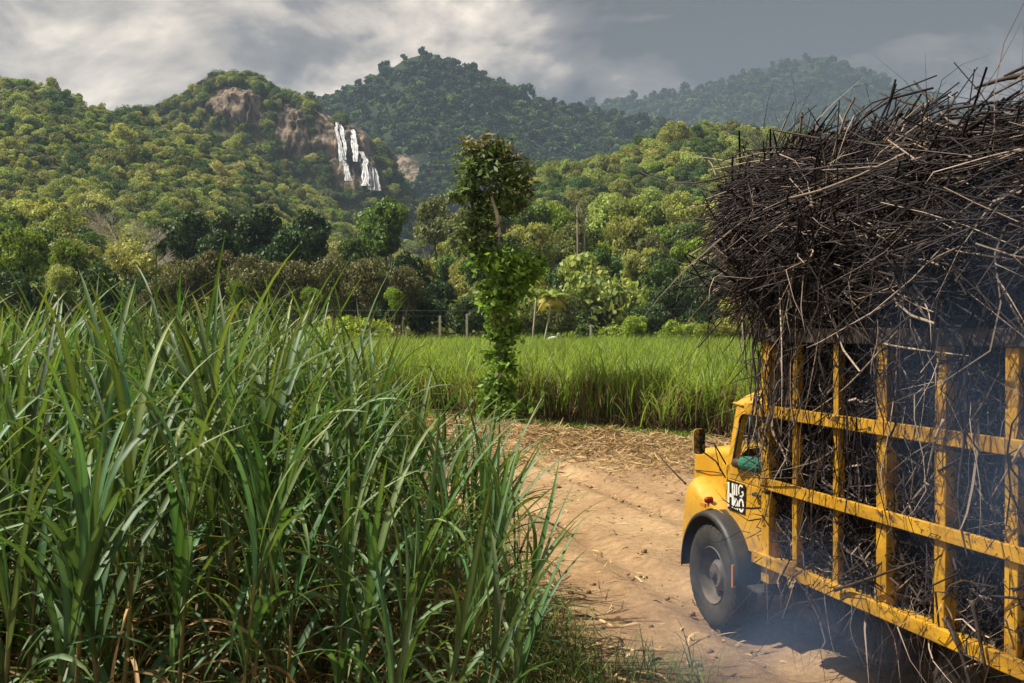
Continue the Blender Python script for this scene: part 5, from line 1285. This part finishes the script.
    stalks(n, p, d, np.tile([0, -1., 0], (n, 1)), .3, .9, .006, .013, .05)
    # strands hanging down over the beam and the bars, thickest at the front corner
    n = 170; x = np.where(rs.random(n) < .27, rs.uniform(-2.3, -1.25, n), rs.uniform(-6, -1.3, n)); z = rs.uniform(2.1, 3.5, n); p = np.stack([x, 1.27 + np.abs(rs.normal(0, .05, n)), z], -1); d = np.stack([rs.normal(0, .28, n), np.abs(rs.normal(.02, .05, n)), -np.ones(n)], -1); d /= np.linalg.norm(d, axis=1, keepdims=True)
    stalks(n, p, d, np.tile([0, 1., 0], (n, 1)), .4, 1.6, .002, .007, .16, curl=.10, lift=.03)
    n = 110; k = rs.integers(0, 170, n); ribbons(n, p[k], d[k], np.tile([0, 1., 0], (n, 1)), .4, 1.3, .3, curl=.22, sag=0, lift=.04, w0=.003, w1=.010)
    # ragged ends caught along the bottom rail
    n = 120; x = rs.uniform(-6.2, -1.25, n); p = np.stack([x, np.full(n, 1.24), rs.uniform(.98, 1.12, n)], -1); d = np.stack([rs.normal(0, .8, n), np.abs(rs.normal(.15, .25, n)), rs.normal(-.5, .5, n)], -1); d /= np.linalg.norm(d, axis=1, keepdims=True)
    ribbons(n, p, d, np.tile([0, 1., 0], (n, 1)), .2, .65, .3, curl=.3, sag=.5, w0=.003, w1=.008)
    # bristling top
    n = 55; x = rs.uniform(-6.5, .2, n); p = np.stack([x, rs.uniform(-.7, 1.0, n), top_z(x) - .10], -1); d = np.stack([rs.normal(.3, .9, n), rs.normal(0, .4, n), np.abs(rs.normal(.10, .16, n))], -1); d /= np.linalg.norm(d, axis=1, keepdims=True)
    stalks(n, p, d, np.zeros((n, 3)), .4, 1.1, .005, .011, .25, curl=.12)
    V = np.concatenate(Vs); V = V @ np.array(T2W.to_3x3()).T + np.array(T2W.translation)
    o = obj_np('cane_load', V, np.concatenate(Fs), M['load'], col=np.concatenate(Cs)); tag(o, 'huge tangled heap of burnt sugarcane stalks piled on the yellow truck', 'cane load', kind='stuff')
    print('load verts', len(V))
heap()
# blue exhaust smoke drifting along the near side of the truck
def smoke():
    mb = MB(); mb.lathe([(0, -1)] + [(math.sin(a), -math.cos(a)) for a in np.linspace(.2, math.pi - .2, 9)] + [(0, 1)], 20, 'z')
    m = bpy.data.materials.new('smoke'); m.use_nodes = True; N = m.node_tree.nodes; N.remove(N['Principled BSDF'])
    v = nd(m, 'ShaderNodeVolumePrincipled'); v.inputs['Color'].default_value = (.26, .42, .74, 1); v.inputs['Anisotropy'].default_value = .1
    n = noise(m, 1.1, 4, .6); tc = nd(m, 'ShaderNodeTexCoord'); ln = nd(m, 'ShaderNodeVectorMath', operation='LENGTH'); lk(m, tc.outputs['Object'], ln.inputs[0])
    f = nd(m, 'ShaderNodeMapRange', interpolation_type='SMOOTHSTEP'); lk(m, ln.outputs['Value'], f.inputs[0]); f.inputs[1].default_value = 1.0; f.inputs[2].default_value = .15; f.inputs[3].default_value = 0; f.inputs[4].default_value = 1
    g_ = nd(m, 'ShaderNodeMapRange'); lk(m, n, g_.inputs[0]); g_.inputs[1].default_value = .36; g_.inputs[2].default_value = .66; g_.inputs[3].default_value = .12; g_.inputs[4].default_value = 1
    mu = nd(m, 'ShaderNodeMath', operation='MULTIPLY'); lk(m, f.outputs[0], mu.inputs[0]); lk(m, g_.outputs[0], mu.inputs[1])
    m2 = nd(m, 'ShaderNodeMath', operation='MULTIPLY'); lk(m, mu.outputs[0], m2.inputs[0]); m2.inputs[1].default_value = .33
    lk(m, m2.outputs[0], v.inputs['Density']); lk(m, v.outputs[0], N['Material Output'].inputs['Volume'])
    for loc, sc, rz, lab in (((2.1, 8.3, .75), (1.9, 1.5, .85), .4, 'blue exhaust smoke hanging low beside the front wheel and under the bed'),
                             ((3.0, 6.0, 2.6), (.8, 1.6, 1.6), .3, 'blue smoke veil in front of the rear half of the loaded truck')):
        o = mb.build('smoke', m, loc=loc); o.scale = sc; o.rotation_euler = (0, 0, rz); tag(o, lab, 'smoke', kind='stuff')
smoke()
# single stalks one can tell apart
def on_plane(px, py, y):
    """truck-side point at lateral offset y under a picture position, in world space"""
    d = Vector(((px - 512) / F, math.cos(PITCH) - (py - 341.5) / F * math.sin(PITCH), -math.sin(PITCH) - (py - 341.5) / F * math.cos(PITCH)))
    Lv = Vector((-math.cos(TH), -math.sin(TH), 0)); t = (y + ROOT.dot(Lv)) / d.dot(Lv); return Vector((0, 0, CAMZ)) + d * t
def stick(pts, r0, m, label, r1=.35):
    P = [on_plane(*p) for p in pts]; Q = []
    for i in range(len(P) - 1):        # smooth the chain
        a, b, c, d = P[max(i - 1, 0)], P[i], P[i + 1], P[min(i + 2, len(P) - 1)]
        for k in range(5):
            t = k / 5; Q.append(.5 * ((2 * b) + (c - a) * t + (2 * a - 5 * b + 4 * c - d) * t * t + (3 * b - a - 3 * c + d) * t ** 3))
    Q.append(P[-1]); base = Q[0].copy(); mb = MB(); n = len(Q)
    mb.tube([q - base for q in Q], [r0 * (1 + (r1 - 1) * i / (n - 1)) * (1.25 if i % 4 == 0 else 1) for i in range(n)], 6)
    o = mb.build('cane_stalk', m, smooth=True, loc=base); tag(o, label, 'cane stalk')
D_, T_ = M['stick_dark'], M['stick_tan']
stick([(735, 172, .5), (712, 180, .5), (690, 183, .5), (665, 181, .5), (643, 173, .5), (632, 162, .5), (627, 154, .5)], .013, D_, 'long dark stalk curving out over the valley, hooked up at its tip')
stick([(762, 171, .4), (735, 163, .4), (708, 158, .4), (690, 157, .4)], .008, T_, 'thin tan stalk poking left just above the long curved one')
stick([(716, 176, .5), (712, 165, .5), (708, 160, .5)], .010, T_, 'short pale broken piece crossing the thin stalks at the left of the load')
stick([(760, 205, .6), (735, 228, .6), (712, 262, .7), (699, 275, .8), (692, 270, .8)], .010, D_, 'dark stalk drooping left from the middle of the load front')
stick([(752, 235, .7), (720, 250, .7), (697, 262, .7), (682, 269, .7)], .014, T_, 'tan leafy bundle end sticking out lowest at the left of the load')
stick([(745, 195, .6), (720, 198, .6), (700, 190, .6)], .009, D_, 'dark stalk pointing left at mid height of the load')
stick([(873, 122, .2), (860, 108, .2), (843, 96, .2)], .014, D_, 'dark straight stalk pointing up left from the crest above the cab')
stick([(835, 142, .5), (812, 128, .5), (795, 120, .5)], .016, D_, 'dark stub with a thick end at the front of the crest')
stick([(942, 108, .3), (925, 94, .3), (914, 81, .3)], .018, D_, 'dark stalk rising left at the middle of the crest')
stick([(930, 108, .3), (905, 102, .3), (880, 93, .3)], .016, D_, 'dark stalk leaning flat left beside the middle of the crest')
stick([(1060, 62, .6), (1035, 72, .6), (1000, 80, .6), (975, 88, .6)], .026, D_, 'thickest dark pole sticking out at the upper right corner')
stick([(1060, 45, .6), (1030, 64, .6), (1004, 76, .6)], .020, D_, 'second dark pole slanting above the thickest pole at upper right')
stick([(846, 130, .5), (842, 120, .5), (838, 113, .5)], .012, T_, 'short pale upright stub on the crest near the front')
stick([(905, 125, .9), (895, 150, 1.0), (888, 190, 1.1), (893, 212, 1.15)], .009, T_, 'long pale strand curving down the upper face of the load')
stick([(848, 148, .9), (832, 200, 1.1), (800, 250, 1.2), (785, 300, 1.28), (778, 345, 1.3)], .008, T_, 'long thin pale strand running down to the front cage post')
stick([(765, 318, 1.3), (753, 345, 1.32), (756, 385, 1.32), (752, 420, 1.32), (760, 440, 1.32), (765, 452, 1.32)], .014, D_, 'dark curved stalk hanging before the front cage post')
stick([(742, 300, 1.0), (745, 345, 1.0), (748, 380, 1.0), (756, 392, 1.05)], .008, D_, 'thin dark strand hanging over the cab roof')
stick([(735, 290, .8), (738, 330, .8), (744, 360, .8), (752, 380, .9)], .006, D_, 'thinnest dark strand hanging left of the cage')
stick([(898, 330, 1.33), (870, 362, 1.33), (840, 392, 1.33), (800, 420, 1.33)], .008, T_, 'thin tan strand slanting across the upper cage bays')
stick([(883, 344, 1.33), (920, 350, 1.33), (970, 356, 1.33)], .010, T_, 'pale stalk lying level below the top beam')
stick([(964, 335, 1.33), (966, 420, 1.33), (958, 500, 1.33), (968, 560, 1.33)], .014, D_, 'long dark stalk hanging before the fifth cage post')
stick([(1022, 445, 1.33), (1008, 470, 1.33), (991, 498, 1.33)], .010, T_, 'short pale strand crossing the middle rail at right')
stick([(944, 420, 1.33), (935, 440, 1.33), (927, 476, 1.33)], .012, T_, 'tan broken piece hooked on the upper rail')
stick([(835, 590, 1.33), (880, 575, 1.33), (915, 562, 1.30)], .014, D_, 'dark stalk poking out over the bottom rail near the third post')
stick([(945, 618, 1.33), (958, 645, 1.33), (972, 690, 1.33)], .022, D_, 'thick frayed stalk hanging below the bottom rail at right')
stick([(972, 600, 1.33), (980, 640, 1.33), (986, 672, 1.33)], .018, D_, 'second frayed stalk hanging below the bottom rail at right')
stick([(766, 555, 1.33), (767, 590, 1.33), (768, 625, 1.30)], .004, T_, 'thin pale strand hanging straight down below the front post')
stick([(823, 580, 1.33), (826, 610, 1.33), (831, 640, 1.32), (835, 655, 1.32)], .004, T_, 'thin pale strand hanging below the bottom rail near the second post')
stick([(795, 478, 1.33), (760, 478, 1.33), (730, 474, 1.30)], .008, D_, 'dark stalk lying level across the cab door')
stick([(686, 484, 1.0), (672, 470, 1.1), (657, 453, 1.2)], .010, D_, 'thin dark stalk poking out ahead of the truck nose')
